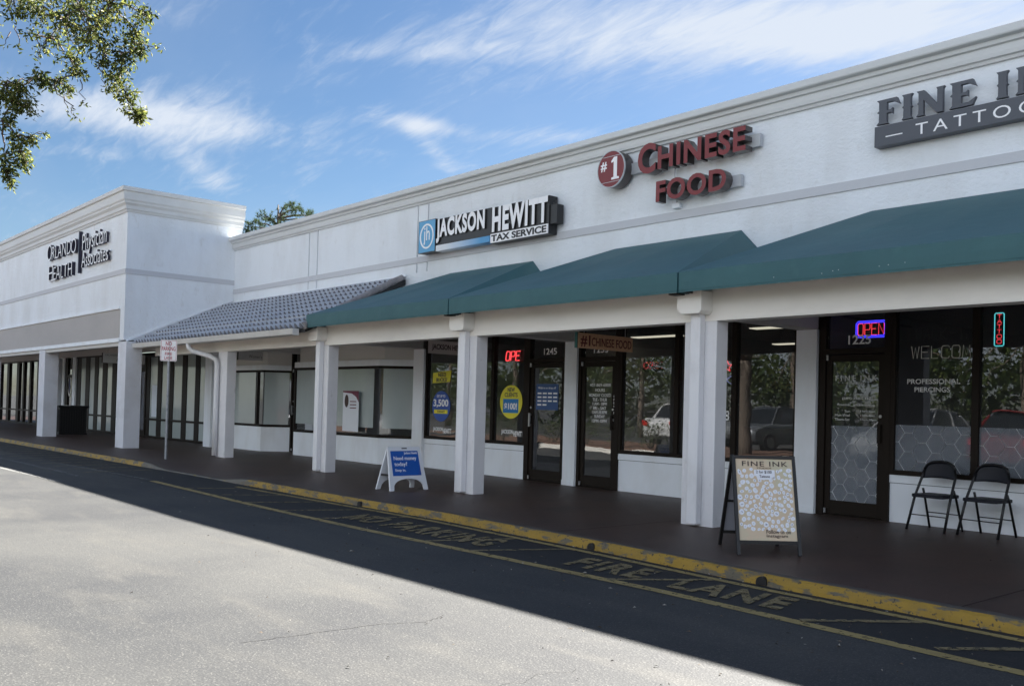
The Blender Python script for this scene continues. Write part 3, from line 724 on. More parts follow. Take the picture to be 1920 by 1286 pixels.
def door(root, x0, x1, y, jl, jr, lab, handle='right', gm=None, ztop=2.86):
    """frame, transom light and one glazed leaf"""
    g = gz(x0); f = MB(); d0, d1 = y-.055, y+.055
    f.box(x0, x0+jl, d0, d1, g-.02, ztop); f.box(x1-jr, x1, d0, d1, g-.02, ztop); f.box(x0+jl, x1-jr, d0+.001, d1, 2.13, 2.20); f.box(x0+jl, x1-jr, d0, d1, ztop-.06, ztop)
    f.box(x0+jl, x1-jr, d0, d1, g-.01, g+.015)
    o = f.build('door', framem, root, label=lab)
    l = MB(); a, b = x0+jl+.006, x1-jr-.006; s = .075
    l.box(a, a+s, y-.03, y+.015, g+.02, 2.122); l.box(b-s, b, y-.03, y+.015, g+.02, 2.122); l.box(a+s, b-s, y-.029, y+.015, g+.02, g+.20); l.box(a+s, b-s, y-.029, y+.015, 2.03, 2.122)
    l.build('door_leaf', framem, o, bev=.003)
    p = MB(); p.box(a+s, b-s, y-.008, y-.002, g+.20, 2.03); p.box(x0+jl, x1-jr, y, y+.006, 2.20, ztop-.06); p.build('pane', gm or glassd, o)
    h = MB(); hx = b-s/2 if handle == 'right' else a+s/2
    h.box(hx-.018, hx+.018, y-.085, y-.06, .98, 1.22); h.box(hx-.01, hx+.01, y-.06, y-.03, 1.0, 1.02); h.box(hx-.01, hx+.01, y-.06, y-.03, 1.18, 1.2)
    h.build('door_handle', metalm if handle == 'left' else framem, o)
    MB().tube([(hx, y-.034, 1.32), (hx, y-.046, 1.32)], .02, 12).build('lock', metalm, o)
    MB().tube([(a+.02, y-.05, 2.05), (a+.02, y-.05, 2.12)], .018, 8).build('hinge', metalm, o); MB().tube([(a+.02, y-.05, g+.03), (a+.02, y-.05, g+.09)], .018, 8).build('hinge', metalm, o)
    return o
glass_j = glassd
# tax office bay
knee(shops, -15.86, -12.76, .63); win_tax = glazing(shops, -15.86, -12.76, .63, 2.86, YG, (-14.75, -13.70), lab='tall dark framed window of the tax office')
door_tax = door(shops, -12.76, -11.70, YG, .11, .06, 'bronze glass door numbered 1245', 'left')
# restaurant bay
door_food = door(shops, -11.41, -10.47, YG, .06, .09, 'bronze glass door numbered 1233', 'right')
knee(shops, -10.47, -7.18, .61); win_food = glazing(shops, -10.47, -7.18, .61, 2.86, YG, (-9.29, -8.23), lab='wide dark framed restaurant window')
# tattoo bay
door_ink = door(shops, -6.86, -5.85, YG, .10, .09, 'bronze glass door numbered 1225 with hexagon film', 'right')
knee(shops, -5.85, -2.75, .595); win_ink = glazing(shops, -5.85, -2.75, .595, 2.86, YG, (-4.81, -3.75), lab='wide tattoo studio window with hexagon film')
knee(shops, -2.4, 4.9, .6); glazing(shops, -2.4, 4.9, .6, 2.86, YG, (-1.2, 0, 1.2, 2.4, 3.6))
# the two angled bay windows of the clinic
def bay(pts, zs, zh, mulls, posters=False):
    y_in = YG+.1
    w = MB(); P = [Vector((*p, 0)) for p in pts]
    poly = [(p.x, p.y) for p in P]+[(P[-1].x, y_in), (P[0].x, y_in)]
    w.prismz(poly, -.05, zs-.001); w.build('knee_wall', smoothw, shops)
    # trim band, blank wall above and bay frame
    u = MB(); poly2 = [(p.x, p.y-.02) for p in P]+[(P[-1].x, y_in), (P[0].x, y_in)]
    u.prismz(poly2, zh+.02, zh+.15); u.build('window_head_trim', smoothw, shops)
    u = MB(); u.prismz([(p.x, p.y+.12) for p in P]+[(P[-1].x, y_in+.01), (P[0].x, y_in+.01)], zh+.151, 2.89); u.build('upper_wall', soffm, shops)
    f = MB(); n = len(P)
    for a, b in zip(P, P[1:]):
        for (z0, z1) in ((zs, zs+.06), (zh-.035, zh+.019)):
            f.bar((a.x, a.y+.03, (z0+z1)/2), (b.x, b.y+.03, (z0+z1)/2), .09, z1-z0)
    for i, p in enumerate(P):
        if i in (0, n-1): f.box(p.x-.03, p.x+.03, p.y, p.y+.08, zs+.06, zh-.035)
    for x in mulls:
        for a, b in zip(P, P[1:]):
            if a.x <= x < b.x: y = a.y+(b.y-a.y)*(x-a.x)/(b.x-a.x); f.box(x-.02, x+.02, y, y+.07, zs+.06, zh-.035)
    fo = f.build('window', framem, shops, label='angled clinic bay window with pale inner screens')
    for a, b in zip(P, P[1:]):
        p = MB(); p.add([(a.x, a.y+.035, zs+.05), (b.x, b.y+.035, zs+.05), (b.x, b.y+.035, zh-.03), (a.x, a.y+.035, zh-.03)], [(0, 1, 2, 3)]); p.build('pane', glass, fo)
    return fo
bayA = bay([(-24.1, 10.82), (-22.05, 10.88), (-21.62, YG-.02)], .665, 2.07, (-22.3,))
bayB = bay([(-20.38, 10.90), (-16.85, 10.98), (-16.24, YG-.03)], .60, 2.10, ())
for fo, lst in ((bayA, [(-24.05, 10.845, -22.42, 10.89, .72, 2.04), (-22.02, 10.93, -21.66, 11.43, .72, 2.04)]), (bayB, [(-20.33, 10.925, -17.08, 11.00, .80, 2.06), (-16.80, 11.045, -16.28, 11.47, .80, 2.06)])):
    for (a, ya, b, yb, z0, z1) in lst:
        s = MB(); s.add([(a, ya, z0), (b, yb, z0), (b, yb, z1), (a, ya, z1)], [(0, 1, 2, 3)]); s.build('blind', blindm, fo)
door_wh = door(shops, -21.60, -20.80, YG, .07, .06, 'narrow dark clinic door beside the bay window', 'left', ztop=2.86)
# medical building glazing: pale strips between dark fins
def med_front():
    y = 11.1; z0, z1, zr = .12, 2.72, .64
    f = MB(); strips = []
    xs = [-37.76, -36.75, -35.74, -34.86, -33.84, -32.95]
    fins = [(-37.80, -37.34), (-36.75, -36.31), (-35.74, -35.35), (-34.86, -34.40), (-33.84, -33.42), (-32.98, -32.6)]
    pale = [(-37.34, -36.75), (-36.31, -35.74), (-35.35, -34.86), (-34.40, -33.84), (-33.42, -32.98), (-32.6, -32.1)]
    fins2 = [(-30.54, -30.26), (-29.62, -29.27), (-28.62, -28.33), (-27.65, -27.31), (-26.69, -26.38), (-25.9, -25.6)]
    pale2 = [(-30.26, -29.62), (-29.27, -28.62), (-28.33, -27.65), (-27.31, -26.69), (-26.38, -25.9), (-25.6, -24.6)]
    fins0 = [(-49.6, -49.0), (-48.0, -47.75), (-46.2, -45.9), (-44.45, -44.05), (-43.2, -42.8), (-42.0, -41.6)]
    for (x0, x1, FN, PL, zt, lab) in ((-37.8, -32.1, fins, pale, 2.78, 'row of pale window strips between black fins, far bay'), (-30.54, -24.56, fins2, pale2, 2.66, 'row of pale window strips between black fins, near bay')):
        o = MB()
        for a, b in FN: o.box(a, b, y-.03, y+.02, .08, zt)
        o.box(x0, x1, y-.05, y+.049, zr-.03, zr+.03); o.box(x0, x1, y-.05, y+.049, .06, .12); o.box(x0, x1, y-.05, y+.049, zt-.05, zt+.001)
        o = o.build('window', framem, med, label=lab)
        p = MB(); p.box(x0, x1, y, y+.006, .1, zt-.03); p.build('pane', glass, o)
        bl = MB()
        for a, b in PL: bl.box(a-.03, b+.03, y-.010, y-.004, .12, zt-.05)
        bl.build('blind', blindm, o)
    o = MB(); x0, x1 = -52, -40.35
    for a, b in [(-42.0, -41.75), (-43.1, -42.85), (-44.3, -44.05), (-45.4, -45.15), (-46.4, -46.0), (-48.1, -47.7), (-49.6, -49.2)]: o.box(a, b, y-.06, y+.05, .08, 2.8)
    o.box(x0, x1, y-.05, y+.049, zr-.03, zr+.03); o.box(x0, x1, y-.05, y+.049, 2.72, 2.8); o.box(x0, x1, y-.05, y+.049, .05, .12)
    o = o.build('window', framem, med, label='dark far window wall with round decals')
    p = MB(); p.box(x0, x1, y, y+.006, .1, 2.75); p.build('pane', glassd, o)
    q = MB()
    for a, b in [(-41.7, -41.1), (-44.0, -43.6), (-47.6, -46.6), (-49.1, -48.3)]: q.box(a, b, y+.3, y+.32, .1, 2.7)
    q.build('blind', mat('dim_curtain', (.22, .21, .21), .9), o)
    o = MB(); x0, x1 = -39.2, -38.15
    o.box(x0, x0+.3, y-.05, y+.05, .05, 2.8); o.box(x1-.2, x1, y-.05, y+.05, .05, 2.8); o.box(x0, x1, y-.04, y+.04, 2.0, 2.12); o = o.build('door', framem, med, label='dark far door with round emblem')
    p = MB(); p.box(x0, x1, y, y+.006, .05, 2.8); p.build('pane', glassd, o)
    # door of the near bay
    o = MB(); x0, x1 = -31.8, -30.56
    o.box(x0, x0+.12, y-.05, y+.05, .02, 2.66); o.box(x1-.1, x1, y-.05, y+.05, .02, 2.66); o.box(x0+.12, x1-.1, y-.05, y+.05, 2.15, 2.27); o.box(x0+.12, x1-.1, y-.04, y+.04, .02, .26)
    o = o.build('door', framem, med, label='black door of the medical office near the post')
    p = MB(); p.box(x0+.12, x1-.1, y-.02, y-.014, .26, 2.66); p.build('pane', glassd, o)
    t = MB(); 
    for k, s in enumerate(('Mon-Thur', '8am-5pm', 'Friday', '8am-noon')): 
        q = front(text(s, None, .055, .001), -31.35, 1.75-k*.12, y-.023); t.add(q.v, q.f)
    t.build('lettering', vinylg, o)
    # printed banner on the near bay
    b = MB(); b.box(-30.1, -29.66, y-.012, y-.008, .72, 1.72); setp(b.build('banner', mat('pale_banner', (.70, .76, .84), .6)), 'pale blue white banner on the glass behind the parking sign', 'banner')
    # round emblems on the far glass
    for (x, z, r, lab) in ((-38.72, 1.72, .33, 'large round white and navy emblem on the far dark door'), (-42.42, 1.72, .22, 'small round white emblem on the far dark window'), (-41.4, 2.0, .26, 'faint round emblem high on the far dark window')):
        e = thing('round_decal', lab, 'decal', (x, y-.02, z))
        d = MB(); n = 40
        for i in range(n):
            a0, a1 = 2*PI*i/n, 2*PI*(i+1)/n
            d.add([(x+r*math.cos(a0)*.62, y-.016, z+r*math.sin(a0)*1.3), (x+r*math.cos(a1)*.62, y-.016, z+r*math.sin(a1)*1.3), (x+r*.8*math.cos(a1)*.62, y-.016, z+r*.8*math.sin(a1)*1.3), (x+r*.8*math.cos(a0)*.62, y-.016, z+r*.8*math.sin(a0)*1.3)], [(0, 1, 2, 3)])
        d.build('ring', vinylg, e)
        v = MB(); v.prism([(x-.11, z+.25), (x-.04, z+.25), (x, z-.1), (x+.04, z+.25), (x+.11, z+.25), (x+.02, z-.33), (x-.02, z-.33)], y-.02, y-.017); v.build('emblem', mat('navy_vinyl', (.05, .05, .16), .6), e)
    d = MB(); d.box(-42.0+.3, -41.2, y-.018, y-.014, 1.28, 1.6); setp(d.build('notice', vinylg), 'pale paper notice taped inside the far dark window', 'notice')
    d = MB(); x, z = -41.5, 1.0
    d.prism([(x-.2, z-.3), (x+.2, z-.3), (x+.2, z), (x+.1, z+.18), (x-.1, z+.18), (x-.2, z)], y-.018, y-.014); setp(d.build('notice', mat('lime_print', (.35, .42, .08), .6)), 'yellow green notice taped on the far dark window', 'notice')
med_front()
# rooms behind the glass
def rooms():
    def room(x0, x1, y0, y1, zc, root, m_=innerm):
        r = MB(); r.quad((x0, y1, 0), (x1, y1, 0), (x1, y1, zc), (x0, y1, zc)); r.quad((x0, y0, 0), (x0, y1, 0), (x0, y1, zc), (x0, y0, zc))
        r.quad((x1, y1, 0), (x1, y0, 0), (x1, y0, zc), (x1, y1, zc)); r.quad((x0, y0, zc), (x0, y1, zc), (x1, y1, zc), (x1, y0, zc))
        r.build('inner_wall', m_, root); f = MB(); f.quad((x0, y0, gz(x0)+.004), (x1, y0, gz(x1)+.004), (x1, y1, gz(x1)+.004), (x0, y1, gz(x0)+.004)); f.build('shop_floor', floorm, root)
    room(-24.0, -16.05, 11.62, 16, 2.85, shops); room(-16.0, -11.6, 11.62, 16.5, 2.85, shops, mat('office_paint', (.42, .40, .36), .9)); room(-11.5, -7.05, 11.62, 19, 2.85, shops)
    room(-6.95, -2.6, 11.62, 18, 2.85, shops, mat('studio_paint', (.13, .135, .15), .9)); room(-2.5, 4.9, 11.62, 18, 2.85, shops)
    room(-51.9, -39.5, 11.26, 16, 2.78, med, MATS['studio_paint']); room(-39.4, -24.6, 11.26, 16, 2.78, med, innerm)
    # side cheeks so no sky shows between glass and rooms
rooms()
def interior_bits():
    # fluorescent fixtures in the restaurant
    for (x, y, lab) in ((-10.75, 12.7, 'lit fluorescent ceiling fixture nearest the restaurant window'), (-9.5, 15.2, 'lit fluorescent ceiling fixture deep inside the restaurant'), (-7.95, 12.25, 'lit fluorescent ceiling fixture behind the right restaurant pane')):
        t = thing('ceiling_light', lab, 'ceiling light', (x, y, 2.84), group='lights in the restaurant')
        m = MB(); m.box(x-.55, x+.55, y-.12, y+.12, 2.62, 2.66)
        for q in (-.4, .4): m.box(x+q-.01, x+q+.01, y-.01, y+.01, 2.66, 2.85)
        m.build('housing', metalm, t); m = MB(); m.box(x-.52, x+.52, y-.10, y+.10, 2.605, 2.619); m.build('tube', lightm, t)
    # counter with picture menus in the restaurant
    t = thing('menu_counter', 'dim counter with picture menu strip inside the restaurant', 'counter', (-9, 15.5, 0))
    m = MB(); m.box(-10.9, -7.4, 15.5, 16, 0, 1.05); m.build('counter', mat('counter_wood', (.12, .06, .04), .5), t)
    m = MB(); m.box(-11.0, -7.3, 16.4, 16.45, 1.75, 2.25); m.build('menu_board', mat('menu_board', (.25, .22, .16), .6, var=[(7, .5, .55, (.5, .42, .12), U), (9, .55, .6, (.06, .05, .05), U)]), t)
    # tax office desk and dark cabinet
    t = thing('filing_cabinet', 'dark cabinet standing inside the tax office window', 'cabinet', (-13.5, 12.3, 0))
    m = MB(); m.box(-13.62, -13.2, 12.2, 12.8, 0, 1.75); m.build('carcass', mat('cabinet_paint', (.03, .03, .03), .5), t, bev=.01); m = MB()
    for k in range(4): m.box(-13.58, -13.24, 12.185, 12.2, .08+k*.42, .46+k*.42)
    m.build('drawer', framem, t)
interior_bits()

# ------------------------------------------------------------------ facade signs
def letters(body, x0, x1, z0, z1, y, depth, root, mats=None, name='letter', **kw):
    t = text(body, x1-x0, z1-z0, depth, **kw)
    for q in islands(t):
        front(q, x0, z0, y+depth); two_tone(q, y); q.build(name, mats, root)
def sign_medical():
    y = YO-.10
    t = thing('medical_wall_sign', 'white channel letters reading Orlando Health Physician Associates on the upper wall', 'sign', (-28, YO, 5))
    mm = [whitesign, mat('navy_return', (.01, .01, .03), .4)]
    K = dict(off=-.012)
    letters('O', -30.78, -30.30, 5.34, 5.83, y, .09, t, mm, **K); letters('RLAND', -30.27, -28.42, 5.35, 5.73, y, .09, t, mm, **K); letters('O', -28.40, -27.95, 5.33, 5.74, y, .09, t, mm, **K)
    letters('H', -30.57, -30.12, 4.73, 5.18, y, .09, t, mm, **K); letters('EALTH', -30.06, -28.26, 4.72, 5.10, y, .09, t, mm, **K)
    # small serifs
    s = MB()
    for x in (-30.57, -30.24): 
        for z in (4.73, 5.155): s.box(x-.04, x+.16, y-.001, y+.09, z, z+.022)
    s.build('serif', whitesign, t)
    b = MB(); b.box(-27.72, -27.66, y, y+.09, 4.72, 5.88); b.build('divider_bar', mm[1], t)
    letters('Physician', -27.38, -25.38, 5.17, 5.76, y, .07, t, mm, off=-.006); letters('Associates', -27.40, -25.22, 4.84, 5.24, y, .07, t, mm, off=-.006)
sign_medical()
def sign_tax():
    y = 10.75; t = thing('tax_wall_sign', 'black and white illuminated box sign reading Jackson Hewitt Tax Service', 'sign', (-13.3, YF, 4.2))
    b = MB(); b.box(-15.24, -14.70, y, YF-.03, 4.29, 4.905); b.build('logo_box', bluesign, t, bev=.004)
    e = MB(); e.box(-15.245, -14.695, y-.002, y+.2, 4.284, 4.290); e.box(-15.245, -14.695, y-.002, y+.2, 4.905, 4.911); e.box(-15.245, -15.240, y-.002, y+.2, 4.290, 4.905); e.box(-14.700, -14.695, y-.002, y+.2, 4.290, 4.905); e.build('logo_edge', blacksign, t)
    m = MB(); n = 40; cx, cz = -14.97, 4.60
    for i in range(n):
        a0, a1 = 2*PI*i/n, 2*PI*(i+1)/n
        q = [(cx+.225*math.cos(a0), cz+.245*math.sin(a0)), (cx+.225*math.cos(a1), cz+.245*math.sin(a1)), (cx+.19*math.cos(a1), cz+.21*math.sin(a1)), (cx+.19*math.cos(a0), cz+.21*math.sin(a0))]
        m.prism(q, y-.006, y)
    m.build('logo_ring', whitesign, t)
    q = front(text('jh', .20, .36, .005, off=.004), -15.07, 4.43, y-.001); q.build('logo_letters', whitesign, t)
    b = MB(); b.box(-14.69, -13.05, y+.03, YF-.03, 4.39, 4.895); b.box(-13.05, -11.53, y+.03, YF-.03, 4.24, 4.885); b.build('cabinet', blacksign, t, bev=.004)
    letters('JACKSON', -14.67, -13.20, 4.43, 4.89, y, .03, t, [whitesign, blacksign], off=.045, spacing=1.12)
    letters('HEWITT', -12.99, -11.54, 4.43, 4.875, y, .03, t, [whitesign, blacksign], off=.045, spacing=1.12)
    b = MB(); b.box(-13.04, -11.54, y+.012, y+.029, 4.245, 4.405); b.build('lower_panel', whitesign, t)
    q = front(text('TAX SERVICE', 1.44, .12, .006, off=.03), -13.01, 4.265, y+.012); q.build('lower_lettering', blacksign, t)
    # blue to white strip: printed fade on the sign itself
    g = bpy.data.materials.new('blue_fade_print'); g.use_nodes = True; N = g.node_tree.nodes; L = g.node_tree.links
    geo = N.new('ShaderNodeTexCoord'); sp = N.new('ShaderNodeSeparateXYZ'); mr = N.new('ShaderNodeMapRange'); mx = N.new('ShaderNodeMix'); mx.data_type = 'RGBA'
    L.new(geo.outputs['Generated'], sp.inputs[0]); L.new(sp.outputs[0], mr.inputs['Value']); mr.inputs['From Min'].default_value = .15; mr.inputs['From Max'].default_value = .85
    L.new(mr.outputs[0], mx.inputs['Factor']); mx.inputs['A'].default_value = (.75, .78, .82, 1); mx.inputs['B'].default_value = (.09, .33, .62, 1); L.new(mx.outputs['Result'], N['Principled BSDF'].inputs['Base Color'])
    b = MB(); b.box(-14.68, -13.06, y+.01, YF-.06, 4.275, 4.385); b.build('fade_strip', g, t)
    r = MB(); r.box(-11.53, -11.36, 10.80, YF-.05, 4.40, 4.72); r.build('electrical_box', blacksign, t)
    r = MB(); r.tube([(-11.40, 10.82, 4.72), (-11.40, 10.82, 4.76), (-11.43, 10.82, 4.79), (-11.46, 10.82, 4.76), (-11.46, 10.82, 4.72)], .008, 6); r.build('lifting_ring', blacksign, t)
sign_tax()
def sign_food():
    y = 10.75; d = .16; t = thing('restaurant_wall_sign', 'red channel letters reading #1 Chinese Food on silver raceways', 'sign', (-9, YF, 4.4))
    mm = [redm, returnm]
    c = MB(); c.disc((-10.11, 5.07), .285, .285, y, 48, d+.05); two_tone(c, y); c.build('round_face', mm, t)
    s = MB(); cx, cz = -10.11, 5.07
    for i in range(48):
        a0, a1 = 2*PI*i/48, 2*PI*(i+1)/48; s.prism([(cx+.29*math.cos(a0), cz+.29*math.sin(a0)), (cx+.29*math.cos(a1), cz+.29*math.sin(a1)), (cx+.278*math.cos(a1), cz+.278*math.sin(a1)), (cx+.278*math.cos(a0), cz+.278*math.sin(a0))], y-.006, y+.02)
    s.box(cx-.2, cx+.2, y-.003, y, cz-.205, cz-.197); s.box(cx-.17, cx+.2, y-.003, y, cz+.195, cz+.203)
    s.build('silver_rim', racem, t)
    q = front(text('#', .13, .15, .003, off=.02), -10.33, 5.05, y); q.build('hash_mark', whitesign, t)
    o = MB(); o.prism([(-10.10, 4.90), (-9.94, 4.90), (-9.94, 4.93), (-9.985, 4.94), (-9.985, 5.25), (-10.05, 5.25), (-10.11, 5.19), (-10.10, 5.165), (-10.055, 5.18), (-10.055, 4.94), (-10.10, 4.93)], y-.003, y); o.build('numeral', whitesign, t)
    letters('C', -9.56, -9.21, 4.87, 5.33, y, d, t, mm, off=.03)
    letters('HINESE', -9.17, -7.62, 4.90, 5.245, y, d, t, mm, off=.03, spacing=1.1)
    letters('FOOD', -9.19, -7.93, 4.41, 4.725, y, d, t, mm, off=.03, spacing=1.08)
    r = MB(); r.box(-9.85, -7.50, y+d+.003, YF-.02, 4.97, 5.14); r.build('upper_raceway', racem, t)
    r = MB(); r.box(-9.10, -7.80, y+d+.003, YF-.02, 4.47, 4.63); r.build('lower_raceway', racem, t)
    r = MB(); r.tube([(-8.98, 10.93, 4.97), (-8.98, 10.93, 4.63)], .012, 6); r.tube([(-8.95, 10.95, 4.47), (-8.95, 10.95, 4.40)], .01, 6); r.build('conduit', racem, t)
    r = MB(); r.box(-9.02, -8.88, 10.92, 10.99, 4.32, 4.40); setp(r.build('junction_box', smoothw, None, bev=.012), 'small white junction box on the wall under the red letters', 'junction box')
sign_food()
def sign_ink():
    y = 10.86; d = .05; t = thing('tattoo_wall_sign', 'grey flared letters reading Fine Ink above a slate Tattoo bar', 'sign', (-4.6, YF, 4.6))
    z0, z1 = 4.875, 5.175; H = z1-z0
    def P(pts, x, w): 
        q = MB(); q.prism([(x+a*w, z0+b*H) for a, b in pts], y, y+d); q.build('letter', slatem, t, bev=.004)
    I = [(-.05, 0), (1.05, 0), (.88, .10), (.86, .44), (1.0, .5), (.86, .56), (.88, .90), (1.05, 1), (-.05, 1), (.12, .90), (.14, .56), (0, .5), (.14, .44), (.12, .10)]
    Fp = [(-.05, 0), (.50, 0), (.42, .08), (.42, .42), (.60, .42), (.68, .36), (.68, .62), (.60, .55), (.42, .55), (.42, .86), (.70, .86), (1.0, .70), (.86, 1.0), (-.05, 1), (.06, .9), (.07, .56), (-.03, .5), (.07, .44), (.06, .1)]
    Ep = [(-.05, 0), (.86, 0), (1.0, .30), (.70, .14), (.42, .14), (.42, .42), (.60, .42), (.68, .36), (.68, .62), (.60, .55), (.42, .55), (.42, .86), (.70, .86), (1.0, .70), (.86, 1.0), (-.05, 1), (.06, .9), (.07, .56), (-.03, .5), (.07, .44), (.06, .1)]
    Np = [(-.04, 0), (.28, 0), (.24, .08), (.24, .62), (.74, 0), (.98, 0), (.98, .9), (1.04, 1), (.72, 1), (.76, .9), (.76, .36), (.26, 1), (-.04, 1), (.04, .9), (.05, .56), (-.02, .5), (.05, .44), (.04, .1)]
    Kp = [(-.04, 0), (.34, 0), (.28, .08), (.28, .4), (.72, 0), (1.05, 0), (.5, .52), (1.02, 1), (.7, 1), (.28, .6), (.28, .9), (.34, 1), (-.04, 1), (.04, .9), (.04, .1)]
    P(Fp, -5.785, .28); P(I, -5.475, .12); P(Np, -5.29, .31); P(Ep, -4.90, .29); P(I, -4.39, .12); P(Np, -4.18, .31); P(Kp, -3.80, .30)
    b = MB(); b.box(-5.815, -3.42, y-.005, YF-.005, 4.605, 4.855); b.build('name_bar', slatem, t, bev=.004)
    for (a, b) in ((-5.67, -5.46), (-3.78, -3.57)): MB().box(a, b, y-.009, y-.005, 4.705, 4.718).build('dash', whitesign, t)
    w = MB()
    q = front(text('TATTOO', 1.34, .135, .004, spacing=1.45, off=-.004), -5.30, 4.655, y-.005); w.add(q.v, q.f); w.build('lettering', whitesign, t)
sign_ink()

# ------------------------------------------------------------------ hanging signs across the walkway (face +X)
def hang(name, label, x, y0, y1, z0, z1, bm_, texts, edge, tm, zc=2.9):
    t = thing(name, label, 'sign', (x, (y0+y1)/2, z0), group='signs hung across the covered walkway')
    b = MB(); b.box(x-.045, x, y0, y1, z0, z1); b.build('board', [bm_], t, bev=.003)
    e = MB(); e.box(x-.047, x+.002, y0-.015, y0, z0-.003, z1+.003); e.build('edge', edge, t)
    for (s, yy, zz, w, h, off) in texts:
        q = side(text(s, w, h, .003, off=off), x, yy, zz); q.build('lettering', tm, t)
    c = MB()
    for yy in (y0+.15, y1-.15): c.tube([(x-.02, yy, z1), (x-.02, yy, zc)], .006, 6)
    c.build('hanger', metalm, t)
hang('hanging_sign', 'tan board reading #1 Chinese Food hung across the walkway', -9.6, 9.60, 10.78, 2.195, 2.415, woodsign,
     [('#1', 9.66, 2.215, .20, .17, .02), ('CHINESE FOOD', 9.89, 2.235, .86, .125, .012)], mat('teal_edge', (.03, .14, .13), .6), mat('dark_red_letters', (.13, .02, .02), .6))
hang('hanging_sign', 'grey board starting with Jackson, hung across the walkway left of the tax window', -14.3, 10.37, 11.38, 2.285, 2.53, mat('grey_board', (.60, .585, .56), .7),
     [('JACKSON HEWITT', 10.46, 2.335, .85, .13, .02)], framem, blacksign)
hang('hanging_sign', "pale grey board reading Women's Health hung across the walkway", -22.3, 10.34, 11.55, 2.325, 2.63, mat('pale_board', (.62, .63, .64), .7),
     [("Women's Health", 10.62, 2.385, .62, .085, 0), ('ORLANDO HEALTH  Physician Associates', 10.45, 2.535, 1.0, .045, 0)], framem, mat('grey_print', (.12, .12, .13), .7))
hang('hanging_sign', 'pale board hung across the walkway behind the corner column', -29.5, 9.36, 10.62, 2.335, 2.63, mat('pale_board', (.40, .41, .41), .7),
     [('ORLANDO HEALTH', 9.42, 2.55, .70, .05, 0), ('Administration', 9.75, 2.39, .75, .09, 0)], framem, MATS['grey_print'], 3.03)

# ------------------------------------------------------------------ stickers and lettering on glass
YS = YG-.012
def sticker_tax():
    t = thing('window_sticker', 'yellow sticker reading NEED BUCKS? on the tax office window', 'sticker', (-15.35, YS, 1.8))
    m = MB(); m.prism([(-15.65, 1.765), (-15.07, 1.79), (-15.03, 2.02), (-15.64, 1.975)], YS, YS+.004); m.build('backing', yellowst, t)
    q = MB()
    for s, w, x, z in (('NEED', .26, -15.46, 1.893), ('BUCKS?', .36, -15.52, 1.79)): a = front(text(s, w, .085, .002, off=.02), x, z, YS); q.add(a.v, a.f)
    q.build('lettering', navyst, t)
    t = thing('window_sticker', 'blue oval sticker reading get up to 3500 today on the tax office window', 'sticker', (-15.34, YS, 1.3))
    m = MB(); m.disc((-15.34, 1.30), .30, .31, YS, 40, .004); m.build('backing', bluest, t)
    q = MB(); a = front(text('3,500', .50, .17, .002, off=.03), -15.60, 1.27, YS); q.add(a.v, a.f); a = front(text('GET UP TO', .28, .055, .002, off=.01), -15.49, 1.475, YS); q.add(a.v, a.f); q.build('lettering', vinyl, t)
    m = MB(); m.box(-15.57, -15.12, YS-.003, YS, 1.15, 1.23); m.build('strip', yellowst, t); a = front(text('TODAY!', .26, .05, .002, off=.02), -15.47, 1.165, YS-.003); a.build('small_lettering', navyst, t)
    t = thing('window_sticker', 'yellow oval sticker reading new clients get 100 beside the tax office door', 'sticker', (-13.2, YS, 1.41))
    m = MB(); m.disc((-13.19, 1.415), .315, .31, YS, 40, .004); m.build('backing', yellowst, t)
    q = MB()
    for s, w, x, z in (('NEW', .20, -13.29, 1.60), ('CLIENTS', .36, -13.37, 1.505)): a = front(text(s, w, .08, .002, off=.02), x, z, YS); q.add(a.v, a.f)
    q.build('lettering', navyst, t)
    m = MB(); m.box(-13.41, -12.98, YS-.003, YS, 1.21, 1.47); m.build('patch', ltblue, t); q = front(text('$100!', .36, .14, .002, off=.03), -13.375, 1.255, YS-.003); q.build('price_lettering', vinyl, t)
    t = thing('door_poster', 'blue poster of walk in hours on the tax office door', 'poster', (-12.2, YS, 1.5))
    m = MB(); m.box(-12.50, -11.93, YS-.004, YS-.001, 1.285, 1.745); m.build('backing', mat('dusty_blue', (.035, .09, .24), .6), t)
    q = MB(); a = front(text('Walk in or drop off', .46, .05, .002), -12.45, 1.645, YS-.004); q.add(a.v, a.f)
    for r in range(4):
        for c in range(4): 
            if r == 3 and c > 1: continue
            q.box(-12.46+c*.135, -12.36+c*.135, YS-.006, YS-.004, 1.565-r*.068, 1.592-r*.068)
    q.build('print', vinyl, t)
    for x, z in ((-15.59, .775), (-13.44, .80)):
        m = MB(); a = front(text('JACKSON', .33, .10, .002, off=.03), x, z, YS); m.add(a.v, a.f); a = front(text('HEWITT', .27, .10, .002, off=.03), x+.34, z-.02, YS); m.add(a.v, a.f); m.build('lettering', vinyl, win_tax)
    a = front(text('1245', .33, .115, .003, off=.015), -12.335, 2.265, YG-.004); a.build('street_number', vinyl, door_tax)
    a = front(text('1233', .33, .115, .003, off=.015), -11.10, 2.265, YG-.004); a.build('street_number', vinyl, door_food)
    a = front(text('1225', .315, .12, .003, off=.015), -6.465, 2.255, YG-.004); a.build('street_number', vinyl, door_ink)
sticker_tax()
